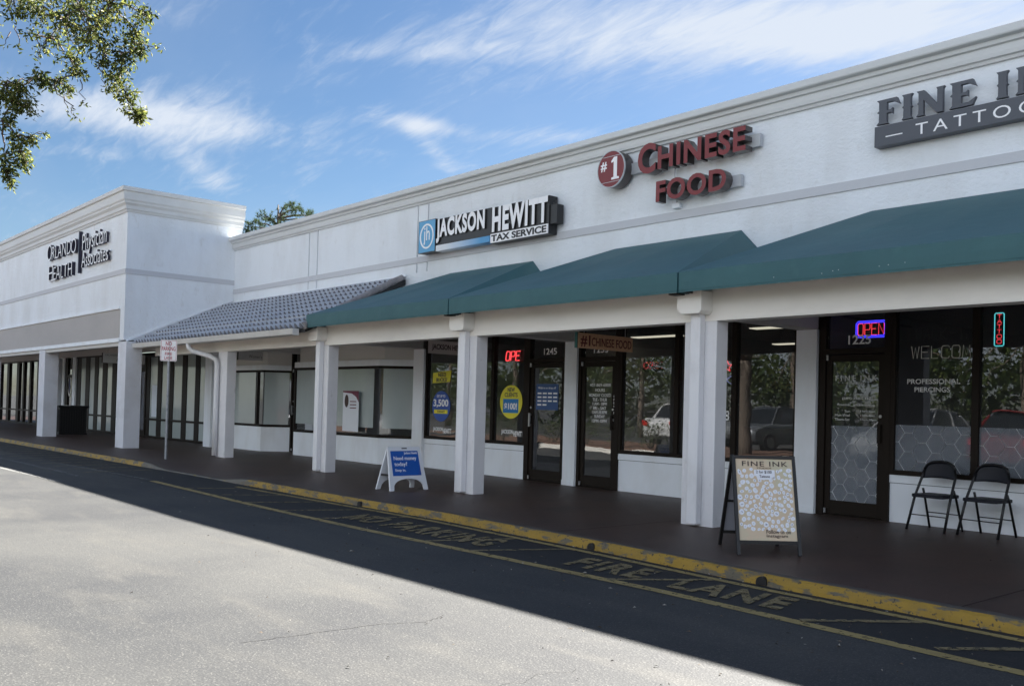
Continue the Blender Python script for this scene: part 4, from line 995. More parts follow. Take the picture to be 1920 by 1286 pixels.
def lettering_food():
    m = MB(); rows = [('407-869-6808', .48, 1.70), ('HOURS', .22, 1.615), ('MONDAY CLOSED', .50, 1.53), ('TUE - THUR', .33, 1.455), ('11AM - 10PM', .33, 1.385), ('FRI - SAT', .30, 1.315), ('11AM-10:30PM', .34, 1.245), ('SUNDAY', .24, 1.175), ('12PM-10PM', .34, 1.10)]
    for s, w, z in rows: a = front(text(s, w, .052, .002, off=.01), -10.93-w/2, z, YG-.012); m.add(a.v, a.f)
    for k, s in enumerate('OPEN 7 D'): 
        if s != ' ': a = front(text(s, None, .035, .002), -10.60, 1.52-k*.055, YG-.034); m.add(a.v, a.f)
    m.build('lettering', vinyl, door_food)
    # dim LED open sign, a star and a bow tie shape behind the glass
    t = thing('open_sign', 'small dim red dotted open sign inside the restaurant window', 'neon sign', (-9.85, YG+.06, 2.0)); m = MB()
    a = text('OPEN', .38, .10, .001, off=-.02)
    vs = front(a, -10.04, 1.99, YG+.05).v
    seen = set()
    for v in vs:
        k = (round(v[0]/.021), round(v[2]/.021))
        if k in seen: continue
        seen.add(k); m.disc((v[0], v[2]), .0038, .0038, YG+.05, 6)
    m.build('led_dot', emis('led_red', (1, .08, .10), .5), t); b = MB(); b.box(-10.08, -9.62, YG+.06, YG+.075, 1.95, 2.13); b.build('backing', darkm, t)
    def star(cx, cz, r): return [(cx+(r if i % 2 == 0 else r*.45)*math.cos(PI/2+i*PI/5), cz+(r if i % 2 == 0 else r*.45)*math.sin(PI/2+i*PI/5)) for i in range(10)]
    for x, lab in ((-8.42, 'red star and blue bow neon tube in the restaurant window right of the column'), (-9.02, 'red star and blue bow neon tube in the restaurant window left of the column')):
        t = thing('neon_decoration', lab, 'neon sign', (x, YG+.05, 1.9))
        m = MB(); m.tube([(a, YG+.05, b) for a, b in star(x, 2.0, .085)], .007, 6, closed=True); m.build('star_tube', neonred, t)
        m = MB(); m.tube([(x-.09, YG+.05, 1.87), (x, YG+.05, 1.81), (x+.09, YG+.05, 1.87), (x+.09, YG+.05, 1.73), (x, YG+.05, 1.79), (x-.09, YG+.05, 1.73)], .006, 6, closed=True); m.build('bow_tube', neonpur, t)
    a = front(text('8', .08, .15, .002, off=.02), -8.40, 1.20, YG-.01); a.build('lettering', vinyl, win_food)
lettering_food()
def poly_text(m, body, x0, x1, z0, z1, y, r, strokes=None):
    """single stroke neon letters"""
    ST = {'O': [[(0, .15), (.15, 0), (.85, 0), (1, .15), (1, .85), (.85, 1), (.15, 1), (0, .85), (0, .15)]], 'P': [[(0, 0), (0, 1), (.85, 1), (1, .85), (1, .6), (.85, .45), (0, .45)]],
          'E': [[(1, 0), (0, 0), (0, 1), (1, 1)], [(0, .52), (.8, .52)]], 'N': [[(0, 0), (0, 1), (1, 0), (1, 1)]], 'T': [[(0, 1), (1, 1)], [(.5, 1), (.5, 0)]], 'A': [[(0, 0), (.5, 1), (1, 0)], [(.2, .38), (.8, .38)]],
          'W': [[(0, 1), (.25, 0), (.5, .9), (.75, 0), (1, 1)]], 'L': [[(0, 1), (0, 0), (.8, 0)]], 'C': [[(1, .15), (.85, 0), (.15, 0), (0, .15), (0, .85), (.15, 1), (.85, 1), (1, .85)]],
          'M': [[(0, 0), (.12, 1), (.5, .2), (.88, 1), (1, 0)]], 'K': [[(0, 0), (0, 1)], [(.9, 1), (0, .45), (.9, 0)]], '-': [[(.1, .5), (.9, .5)]], 'I': [[(.5, 0), (.5, 1)]], ' ': []}
    n = len(body); cw = (x1-x0)/n
    for i, ch in enumerate(body):
        for s in ST[ch]: m.tube([(x0+cw*(i+.12+.76*a), y, z0+(z1-z0)*b) for a, b in s], r, 6)
def neon():
    y = YG+.05
    t = thing('open_sign', 'red neon open sign in the tax office window with its last letter unlit', 'neon sign', (-13.2, y, 2.2))
    m = MB(); poly_text(m, 'OPE', -13.46, -13.04, 2.185, 2.355, y, .009); m.v = [(v[0]+(v[2]-2.19)*.15, v[1], v[2]) for v in m.v]; m.build('tube', emis('neon_bright_red', (1, .06, .07), .60), t)
    m = MB(); poly_text(m, 'N', -13.03, -12.89, 2.19, 2.35, y, .013); m.build('unlit_tube', mat('dead_tube', (.05, .05, .05), .4), t)
    m = MB(); m.box(-13.47, -12.88, y+.03, y+.035, 2.16, 2.38); m.build('backing', darkm, t)
    t = thing('open_sign', 'red neon open sign in a blue neon border above the tattoo studio door', 'neon sign', (-6.17, YG+.03, 2.35)); yy = YG+.035
    def rr(x0, x1, z0, z1, c): return [(x0+c, yy, z0), (x1-c, yy, z0), (x1, yy, z0+c), (x1, yy, z1-c), (x1-c, yy, z1), (x0+c, yy, z1), (x0, yy, z1-c), (x0, yy, z0+c)]
    m = MB(); m.tube(rr(-6.38, -5.965, 2.345, 2.555, .03), .007, 8, closed=True); m.tube(rr(-6.36, -5.985, 2.365, 2.535, .02), .006, 8, closed=True); m.build('border_tube', neonblue, t)
    m = MB(); poly_text(m, 'OPEN', -6.365, -5.985, 2.375, 2.525, yy, .005); m.build('tube', neonred, t)
    t = thing('tattoo_sign', 'vertical red TATTOO neon in a cyan neon border in the right window', 'neon sign', (-4.58, YG+.03, 2.2))
    m = MB(); m.tube(rr(-4.635, -4.53, 2.18, 2.565, .012), .006, 8, closed=True); m.build('border_tube', neoncyan, t)
    m = MB()
    for i, ch in enumerate('TATTOO'): poly_text(m, ch, -4.615, -4.55, 2.505-i*.059, 2.548-i*.059, yy, .0035)
    m.build('tube', neonred, t)
    t = thing('unlit_neon_sign', 'unlit thin tube sign reading walk-in welcome in the tattoo window', 'neon sign', (-5.2, YG+.05, 2.1))
    m = MB(); poly_text(m, 'WELCOM', -5.62, -4.87, 2.05, 2.20, YG-.012, .0045); m.build('tube', tubeoff, t)
    m = MB(); poly_text(m, 'WALK-IN', -5.60, -4.87, 2.28, 2.43, YG+.05, .003); m.build('dark_tube', mat('dark_tube', (.10, .10, .10), .4), t)
neon()
def hexes(x0, x1, z0, z1, y, w=.128, h=.115):
    """elongated hexagon outlines clipped to a rectangle"""
    m = MB(); s = w*.5; segs = set()
    cols = int((x1-x0)/(w*.75*1.35))+3
    dx = w*1.12; 
    for c in range(-1, cols+1):
        for r in range(-1, int((z1-z0)/h)+2):
            cx = x0+c*dx; cz = z0+r*h*1.0+(h*.5 if c % 2 else 0)
            q = [(cx-w*.31, cz+h*.5), (cx+w*.31, cz+h*.5), (cx+dx-w*.31, cz), (cx+w*.31, cz-h*.5), (cx-w*.31, cz-h*.5), (cx-dx+w*.31, cz)]
            for a, b in zip(q, q[1:]+q[:1]):
                k = tuple(sorted(((round(a[0], 4), round(a[1], 4)), (round(b[0], 4), round(b[1], 4))))); segs.add(k)
    for a, b in sorted(segs):
        pa, pb = Vector((a[0], 0, a[1])), Vector((b[0], 0, b[1])); t0, t1 = 0., 1.; d = pb-pa; ok = True
        for p, dd, lo, hi in ((pa.x, d.x, x0, x1), (pa.z, d.z, z0, z1)):
            if abs(dd) < 1e-9:
                if p < lo or p > hi: ok = False
            else:
                u0, u1 = (lo-p)/dd, (hi-p)/dd
                if u0 > u1: u0, u1 = u1, u0
                t0, t1 = max(t0, u0), min(t1, u1)
        if not ok or t1 <= t0: continue
        A = pa+d*t0; B = pa+d*t1; m.bar((A.x, y, A.z), (B.x, y, B.z), .002, .0075, ref=(0, 1, 0))
    return m
def tattoo_film():
    y = YG-.008
    for a, b in ((-5.80, -4.855), (-4.77, -3.80), (-3.70, -2.8)):
        m = hexes(a, b, .655, 1.222, y, .155, .235); m.build('hexagon_lines', vinyl, win_ink)
        f = MB(); f.quad((a, y+.003, .655), (b, y+.003, .655), (b, y+.003, 1.222), (a, y+.003, 1.222)); f.build('privacy_film', hexfilm, win_ink)
    a, b = -6.69, -6.01; m = hexes(a, b, .20, 1.185, YG-.013, .135, .215); m.build('hexagon_lines', vinyl, door_ink)
    f = MB(); f.quad((a, YG-.010, .2), (b, YG-.010, .2), (b, YG-.010, 1.185), (a, YG-.010, 1.185)); f.build('privacy_film', hexfilm, door_ink)
    m = MB()
    for s, w, h, x, z in (('PROFESSIONAL', .655, .062, -5.655, 1.735), ('PIERCINGS', .44, .062, -5.56, 1.635)): q = front(text(s, w, h, .002, off=.015), x, z, y); m.add(q.v, q.f)
    m.build('lettering', vinylg, win_ink)
    m = MB(); yd = YG-.013
    for s, w, h, x, z in (('F I N E  I N K', .58, .075, -6.63, 1.775), ('STUDIOS', .25, .025, -6.47, 1.735), ('(689)-258-2132', .40, .04, -6.53, 1.525), ('fineink_altamonte', .52, .036, -6.60, 1.445),
                          ('Sun', .075, .032, -6.49, 1.365), ('Mon-Wed', .21, .032, -6.63, 1.31), ('Thurs-Sat', .21, .032, -6.63, 1.255), ('11am-6pm', .20, .032, -6.27, 1.365), ('11am-8pm', .20, .032, -6.27, 1.31), ('11am-10pm', .22, .032, -6.27, 1.255)):
        q = front(text(s, w, h, .002, off=.006), x, z, yd); m.add(q.v, q.f)
    m.build('lettering', vinylg, door_ink)
    t = thing('poster_banner', 'tall white clinic banner with maroon corner inside the left bay window', 'banner', (-17.85, 10.90, .7))
    m = MB(); m.box(-18.17, -17.52, 10.905, 10.910, .70, 1.58); m.build('sheet', mat('banner_white', (.74, .77, .82), .6), t)
    m = MB(); m.prism([(-18.17, 1.58), (-17.52, 1.58), (-17.52, 1.34), (-17.62, 1.45), (-17.80, 1.525), (-18.17, 1.55)], 10.898, 10.902); m.build('maroon_corner', mat('maroon_print', (.16, .03, .06), .6), t)
    m = MB(); m.disc((-18.01, 1.36), .08, .14, 10.898, 20); m.build('portrait_print', mat('brown_print', (.06, .035, .03), .7), t)
    m = MB()
    for k in range(3): m.box(-17.87, -17.62, 10.898, 10.902, 1.34-k*.07, 1.36-k*.07)
    m.build('print', mat('maroon_print', (.16, .03, .06), .6), t)
tattoo_film()

# ------------------------------------------------------------------ free standing things
def folding_chair():
    t = thing('folding_chair', '', 'chair', (0, 0, 0))
    blk = mat('black_chair_steel', (.012, .012, .014), .38, metal=.3); pad = mat('black_chair_panel', (.010, .011, .018), .48, spec=.3)
    # local: front is -y, x across; width .45; seat at z .44
    W2 = .205
    m = MB()
    for s in (-1, 1):                                                     # one bent tube per side: front foot up through the seat to the back
        f = MB(); f.tube([(s*.235, -.24, .0), (s*.222, -.10, .40), (s*.205, .03, .66), (s*.19, .045, .74)], .0155, 8); f.build('front_leg', blk, t, world=False, smooth=True)
        f = MB(); f.tube([(s*.205, .20, .0), (s*.195, .06, .42), (s*.19, .02, .50)], .014, 8); f.build('rear_leg', blk, t, world=False, smooth=True)
    f = MB(); f.tube([(-.19, .045, .74), (-.165, .06, .80), (-.10, .065, .835), (0, .067, .845), (.10, .065, .835), (.165, .06, .80), (.19, .045, .74)], .0155, 8); f.build('back_frame', blk, t, world=False, smooth=True)
    # back panel: tall curved shield
    n = 12; vs = []; poly = [(-.195, .655), (.195, .655), (.188, .74), (.16, .80), (.10, .828), (0, .838), (-.10, .828), (-.16, .80), (-.188, .74)]
    b = MB(); nx = 16; nz = 6
    for i in range(nx+1):
        x = -.197+.394*i/nx; q = abs(x)/.197; zt = .838-.10*q**3.2; zb = .628+.014*(1-q*q)
        for j in range(nz+1): z = zb+(zt-zb)*j/nz; b.v.append((x, .030+(z-.655)*.17+.030*(1-q*q)+.006*math.sin(PI*j/nz), z))
    for i in range(nx):
        for j in range(nz): a_ = i*(nz+1)+j; b.f.append((a_, a_+nz+1, a_+nz+2, a_+1))
    b.m = [0]*len(b.f); bo = b.build('backrest', pad, t, world=False, smooth=True); so_ = bo.modifiers.new('sheet', 'SOLIDIFY'); so_.thickness = .006
    s = MB(); s.prismz([(-.20, -.20), (-.17, -.235), (.17, -.235), (.20, -.20), (.19, .14), (.15, .17), (-.15, .17), (-.19, .14)], .405, .445); s.build('seat', pad, t, world=False, bev=.008)
    MB().tube([(-.233, -.175, .185), (.233, -.175, .185)], .007, 6).build('crossbar', blk, t, world=False); MB().tube([(-.2, .135, .20), (.2, .135, .20)], .007, 6).build('crossbar', blk, t, world=False)
    return t
ch = folding_chair(); ch.scale = (1, 1, .955); ch.location = (-5.085, 11.12, 0); ch.rotation_euler = (0, 0, math.radians(-6)); ch['label'] = 'black metal folding chair beneath the red reflection, nearer the tattoo door'; ch['group'] = 'folding chairs outside the tattoo studio'
c2 = copy_tree(ch); c2.location = (-4.50, 11.14, 0); c2.rotation_euler = (0, 0, math.radians(-7)); c2['label'] = 'black metal folding chair at the right edge under the TATTOO neon'

def aframe_blue():
    L_ = Vector((-12.08, 8.34, 0)); ang = math.atan2(8.678-7.984, -11.899+11.823)            # width runs mostly along +Y
    t = thing('sandwich_board', 'white plastic A-frame sign with blue poster reading Need money today', 'sandwich board', L_, 0)
    # front face faces +X; feet at x=+.2 (front) and -.2 (rear), width along y .72, top at z .66
    H = 1.0*.665
    def panel(sgn, mat_):
        m = MB(); w = .36
        def P(u, v): return (sgn*(.20-.185*v), u, H*v)             # v 0..1 up, u across
        # legs with the arched opening
        out = [(-w, 0), (-w+.055, 0)]
        arch = [(-w+.075+ (w*2-.15)*(.5-.5*math.cos(PI*i/12)), .27*math.sin(PI*i/12)**.6 if 0 < i < 12 else .02) for i in range(13)]
        k = []
        body = [(-w, 0), (-w+.055, .0)]+arch+[(w-.055, .0), (w, 0), (w*.84, 1), (-w*.84, 1)]
        vs = [P(u, v) for u, v in body]; n = len(vs); th = .03
        vs2 = [(x-sgn*th, y, z) for x, y, z in vs]
        m.add(vs+vs2, [tuple(range(n)), tuple(range(2*n-1, n-1, -1))]+[(i, (i+1) % n, (i+1) % n+n, i+n) for i in range(n)]); return m, P
    m, P = panel(1, plasticw); m.build('front_panel', plasticw, t, world=False, fixn=True)
    m2, P2 = panel(-1, plasticw); m2.build('rear_panel', plasticw, t, world=False, fixn=True)
    def Q(u, v, o=.003): 
        p = P(u, v); return (p[0]+o, p[1], p[2]+o*.25)
    p = MB(); p.add([Q(-.275, .34), (Q(.265, .34)), Q(.25, .90), Q(-.27, .90)], [(0, 1, 2, 3)]); p.build('poster', boardblue, t, world=False)
    p = MB(); p.add([Q(.20, .34, .005), Q(.262, .34, .005), Q(.255, .55, .005)], [(0, 1, 2)]); p.build('navy_corner', bluest, t, world=False)
    r = MB(); 
    for s, w, h, u, v in (('Jackson Hewitt', .25, .045, -.02, .81), ('Need money', .43, .075, -.225, .665), ('today?', .24, .075, -.225, .535), ('Stop in.', .20, .05, -.225, .42)):
        q = text(s, w, h, .002, off=.012); q.xf(lambda p_: Vector(Q(u+p_.x, v+p_.y/H, .005+p_.z))); r.add(q.v, q.f)
    r.build('lettering', whitesign, t, world=False)
    d = MB(); d.add([Q(-.05, .945), Q(.05, .945), Q(.05, .97), Q(-.05, .97)], [(0, 1, 2, 3)]); d.build('handle_slot', darkm, t, world=False)
    b = MB(); b.box(-.1, .09, -.33, -.31, .22, .25); b.build('brace', darkm, t, world=False)
    t.rotation_euler = (0, 0, math.radians(2))
aframe_blue()

def ink_board():
    """black steel A-frame, tan poster facing +X and the camera; width .75 along y; height 1.12"""
    t = thing('sandwich_board', 'black framed A-frame with tan tattoo poster covered in small white drawings', 'sandwich board', (-5.198, 7.746, 0))
    H, w = 0.910, .288; lean = 0.217
    def P(u, v, o=0.): return Vector((.22-lean*v*1.2+o, u, H*v+o*.2))
    f = MB()
    f.bar(P(-w, -.0), P(-w, 1), .03, .03); f.bar(P(w, 0), P(w, 1), .03, .03); f.bar(P(-w, .985), P(w, .985), .03, .03); f.bar(P(-w, .13), P(w, .13), .03, .03)
    f.build('front_frame', mat('black_steel', (.012, .011, .011), .45), t, world=False)
    g = MB(); R = lambda u, v: Vector((-.455+0.385*v, u, H*v))
    g.bar(R(-w, 0), R(-w, 1), .03, .03); g.bar(R(w, 0), R(w, 1), .03, .03); g.bar(R(-w, .15), R(w, .15), .03, .03); g.bar(R(-w, .5), R(w, .5), .02, .02); g.build('rear_frame', MATS['black_steel'], t, world=False)
    g = MB(); g.add([R(-w+.02, .16), R(w-.02, .16), R(w-.02, .97), R(-w+.02, .97)], [(0, 1, 2, 3)]); g.build('rear_poster', mat('poster_back', (.38, .39, .45), .7), t, world=False)
    p = MB(); a = .12; b = .975
    vs = [P(-w+.012, a, .003), P(w-.012, a, .003), P(w-.012, b, .003), P(-w+.012, b, .003)]; p.add(vs, [(0, 1, 2, 3)])
    p.build('poster', mat('tan_poster', (.66, .52, .37), .7, var=[(5, .45, .7, (.58, .54, .38), U)]), t, world=False)
    rnd = random.Random(4); W_ = MB(); K = MB(); placed = []
    for i in range(4000):
        u = rnd.uniform(-w+.04, w-.04); v = rnd.uniform(.25, .86)
        if v > .80 and abs(u) < .1: continue
        r = rnd.uniform(.015, .027)
        if any(math.hypot(u-a_, (v-b_)*H) < (r+c_)*1.02 for a_, b_, c_ in placed): continue
        placed.append((u, v, r))
    for (u, v, r) in placed:
        ax = rnd.uniform(.7, 1.15); rot = rnd.uniform(0, 3); n = 10; pts = []
        for k in range(n):
            a_ = 2*PI*k/n; x = r*math.cos(a_)*ax; y = r*math.sin(a_)/ax**.5; rr_ = rnd.uniform(.88, 1.1); pts.append(P(u+(x*math.cos(rot)-y*math.sin(rot))*rr_, v+(x*math.sin(rot)+y*math.cos(rot))*rr_/H, .005))
        W_.add(pts, [tuple(range(n))])
        s = r*.5; a_ = rnd.uniform(0, 3)                                  # a tiny line drawing in each blob
        for q in range(2):
            dx, dy = math.cos(a_+q*1.3)*s, math.sin(a_+q*1.3)*s; wd = .0008 if rnd.random() < .85 else .0045
            A = P(u-dx, v-dy/H, .007); B = P(u+dx*rnd.uniform(.2, 1), v+dy/H, .007); K.bar(A, B, wd, .0005, ref=(1, 0, 0))
    _a = W_.build('drawing_sticker', mat('paper_white', (.84, .85, .90), .7), t, world=False); _b = K.build('drawing_line', mat('thin_ink', (.22, .22, .30), .7), t, world=False); _a['kind'] = 'stuff'; _b['kind'] = 'stuff'
    W2 = MB(); W2.add([P(-.10, .79, .008), P(.10, .79, .008), P(.10, .855, .008), P(-.10, .855, .008)], [(0, 1, 2, 3)]); W2.add([P(-.07, .755, .008), P(.06, .755, .008), P(.08, .79, .008), P(-.08, .79, .008)], [(0, 1, 2, 3)]); W2.build('price_patch', MATS['paper_white'], t, world=False)
    T_ = MB()
    for s, ww, h, u, v, o in (('FINE INK', .44, .045, -.21, .892, .006), ('STUDIOS', .14, .014, -.07, .866, 0), ('Follow us on', .23, .035, -.015, .215, .01), ('Instagram', .20, .035, -.015, .17, .01)):
        q = text(s, ww, h, .001, off=o, spacing=1.15 if s == 'FINE INK' else 1); q.xf(lambda p_: P(u+p_.x, v+p_.y/H, .006+p_.z)); T_.add(q.v, q.f)
    T_.build('lettering', mat('brown_ink', (.06, .04, .04), .7), t, world=False); T_ = MB()
    for s, ww, h, u, v in (('2 for $100', .15, .03, -.08, .815), ('Tattoos', .10, .025, -.05, .775)):
        q = text(s, ww, h, .001, off=.01); q.xf(lambda p_: P(u+p_.x, v+p_.y/H, .010+p_.z)); T_.add(q.v, q.f)
    T_.build('price_lettering', mat('brown_ink', (.06, .04, .04), .7), t, world=False)
    t.rotation_euler = (0, 0, math.radians(-38.8))
ink_board()

def parking_post():
    x, y = -19.52, 7.515; g = walk_z(x, y)
    t = thing('no_parking_sign', 'white sign with red letters NO PARKING FIRE LANE on a galvanised post', 'road sign', (x, y, g))
    p = MB(); z1 = 2.50
    p.prismz([(x-.045, y-.006), (x-.03, y+.012), (x-.014, y-.02), (x+.014, y-.02), (x+.03, y+.012), (x+.045, y-.006), (x+.045, y+.002), (x+.028, y+.022), (x+.010, y-.012), (x-.010, y-.012), (x-.028, y+.022), (x-.045, y+.002)], g-.05, z1)
    p.v = [(x+(v[0]-x)+(2.5-v[2])*0.0-.0*(v[2]), v[1], v[2]) for v in p.v]; p.build('post', galvm, t)
    # plate turned toward the drive
    def R(px_, pz, o=0.):
        a = math.radians(58); return Vector((x+px_*math.cos(a)+math.sin(a)*(.03+o), y+px_*math.sin(a)-math.cos(a)*(.03+o), pz))
    def plate(w, z0, z1, o0, o1, c=.03):
        poly = [(-w+c, z0), (w-c, z0), (w, z0+c), (w, z1-c), (w-c, z1), (-w+c, z1), (-w, z1-c), (-w, z0+c)]; n = 8; m = MB()
        m.add([R(a, b, o1) for a, b in poly]+[R(a, b, o0) for a, b in poly], [tuple(range(n)), tuple(range(2*n-1, n-1, -1))]+[(i, i+n, (i+1) % n+n, (i+1) % n) for i in range(n)]); return m
    plate(.165, 2.085, 2.525, 0, .003, .02).build('plate', whitesign, t, fixn=True)
    q = MB()
    for (x0, x1, z0, z1) in ((-.152, .152, 2.098, 2.104), (-.152, .152, 2.506, 2.512), (-.152, -.146, 2.098, 2.512), (.146, .152, 2.098, 2.512)): q.add([R(x0, z0, .005), R(x1, z0, .005), R(x1, z1, .005), R(x0, z1, .005)], [(0, 1, 2, 3)])
    for s, w, h, zz in (('NO', .12, .085, 2.405), ('PARKING', .27, .085, 2.30), ('FIRE', .14, .062, 2.205), ('LANE', .155, .062, 2.12)):
        a = text(s, w, h, .002, off=.012); a.xf(lambda p_: R(-w/2+p_.x, zz+p_.y, .004+p_.z)); q.add(a.v, a.f)
    q.build('lettering', postred, t, fixn=False)
    b = MB(); b.tube([R(0, 2.49, .0), R(0, 2.49, .012)], .01, 8); b.tube([R(0, 2.12, 0), R(0, 2.12, .012)], .01, 8); b.build('bolt', metalm, t)
parking_post()

def trash():
    x, y = -33.1, 9.5; g = gz(x); t = thing('litter_bin', 'black square litter bin with lid beside the second left column', 'litter bin', (x, y, g))
    blk = mat('black_bin', (.006, .006, .007), .5); m = MB(); m.box(x-.42, x+.42, y-.42, y+.42, g+.04, .92); m.box(x-.44, x+.44, y-.44, y+.44, g, g+.06)
    for k in range(11):
        u = -.38+k*.076
        m.box(x+u-.012, x+u+.012, y-.435, y-.42, g+.08, .88); m.box(x+.42, x+.435, y+u-.012, y+u+.012, g+.08, .88)
    m.build('slatted_body', blk, t, bev=.004)
    m = MB(); m.box(x-.48, x+.48, y-.48, y+.48, .92, .99); m.build('lid', blk, t, bev=.012); m = MB(); m.tube([(x, y, .985), (x, y, 1.0)], [.2, .2], 20); m.build('opening_ring', metalm, t)
trash()

# ------------------------------------------------------------------ trees
def leaf_mat(name, c1, c2, c3, tr=.35):
    M_ = bpy.data.materials.new(name); M_.use_nodes = True; nt = M_.node_tree; N = nt.nodes; L = nt.links; N.clear()
    out = N.new('ShaderNodeOutputMaterial'); mx = N.new('ShaderNodeMixShader'); mx.inputs[0].default_value = tr
    d = N.new('ShaderNodeBsdfPrincipled'); d.inputs['Roughness'].default_value = .6; d.inputs['Specular IOR Level'].default_value = .3; t = N.new('ShaderNodeBsdfTranslucent')
    geo = N.new('ShaderNodeNewGeometry'); n = N.new('ShaderNodeTexNoise'); n.inputs['Scale'].default_value = 2.2; n.inputs['Detail'].default_value = 2; L.new(geo.outputs['Position'], n.inputs[0])
    cr = N.new('ShaderNodeValToRGB'); e = cr.color_ramp.elements; e[0].position = .05; e[0].color = (*c1, 1); e[1].position = .95; e[1].color = (*c3, 1); k = e.new(.5); k.color = (*c2, 1)
    ad = N.new('ShaderNodeMath'); ad.operation = 'MULTIPLY_ADD'; L.new(geo.outputs['Random Per Island'], ad.inputs[0]); ad.inputs[1].default_value = .75
    mm = N.new('ShaderNodeMath'); mm.operation = 'MULTIPLY_ADD'; L.new(n.outputs[0], mm.inputs[0]); mm.inputs[1].default_value = .8; mm.inputs[2].default_value = -.3; L.new(mm.outputs[0], ad.inputs[2])
    L.new(ad.outputs[0], cr.inputs[0]); L.new(cr.outputs[0], d.inputs['Base Color']); L.new(cr.outputs[0], t.inputs[0])
    L.new(d.outputs[0], mx.inputs[1]); L.new(t.outputs[0], mx.inputs[2]); L.new(mx.outputs[0], out.inputs[0]); return M_
oakleaf = leaf_mat('oak_leaf', (.022, .036, .010), (.085, .11, .028), (.30, .30, .085), .48)
darkleaf = leaf_mat('dense_leaf', (.02, .04, .014), (.05, .075, .02), (.10, .12, .035))
pineleaf = leaf_mat('pine_needle', (.022, .042, .022), (.05, .075, .03), (.10, .12, .05), .3)
barkm = mat('bark', (.11, .085, .065), .9, bump=[(14, .03, (1, 1, .3)), (60, .006, U)], var=[(9, .45, .7, (.06, .048, .04), U)])
twigm = mat('twig', (.10, .075, .06), .85)

def leaf_cloud(m, c, r, n, s, rnd, droop=.2, squash=.85):
    for i in range(n):
        d = Vector((rnd.gauss(0, 1), rnd.gauss(0, 1), rnd.gauss(0, 1))).normalized()*(rnd.random()**.42)*r; d.z *= squash
        p = c+d; a = Vector((rnd.gauss(0, 1), rnd.gauss(0, 1), rnd.gauss(0, .7)-droop*2)).normalized(); b = a.cross(Vector((rnd.gauss(0, 1), rnd.gauss(0, 1), rnd.gauss(0, 1)))).normalized()
        L_ = s*rnd.uniform(.7, 1.25); w = L_*.19; nn = a.cross(b)*w*.35
        m.add([p, p+a*L_*.5+b*w+nn, p+a*L_, p+a*L_*.5-b*w+nn], [(0, 1, 2), (0, 2, 3)])
def limb(m, a, b, ra, rb, rnd, wob=.08, n=6):
    a = Vector(a); b = Vector(b); L_ = (b-a).length; pts = []; rs = []
    for i in range(n+1):
        t = i/n; p = a.lerp(b, t)
        if 0 < i < n: p += Vector((rnd.gauss(0, 1), rnd.gauss(0, 1), rnd.gauss(0, 1)))*wob*L_*.3
        pts.append(p); rs.append(ra+(rb-ra)*t)
    m.tube(pts, rs, 7 if ra > .03 else 5); return pts
def pix(x, y, D):
    """a point D metres away along the ray of photograph pixel (x, y) - used once to note down where the boughs hang"""
    d = fw*F_PX+rt*(x-CX)-up*(y-CY); d.normalize(); return Vector((0, 0, CAMZ))+d*D
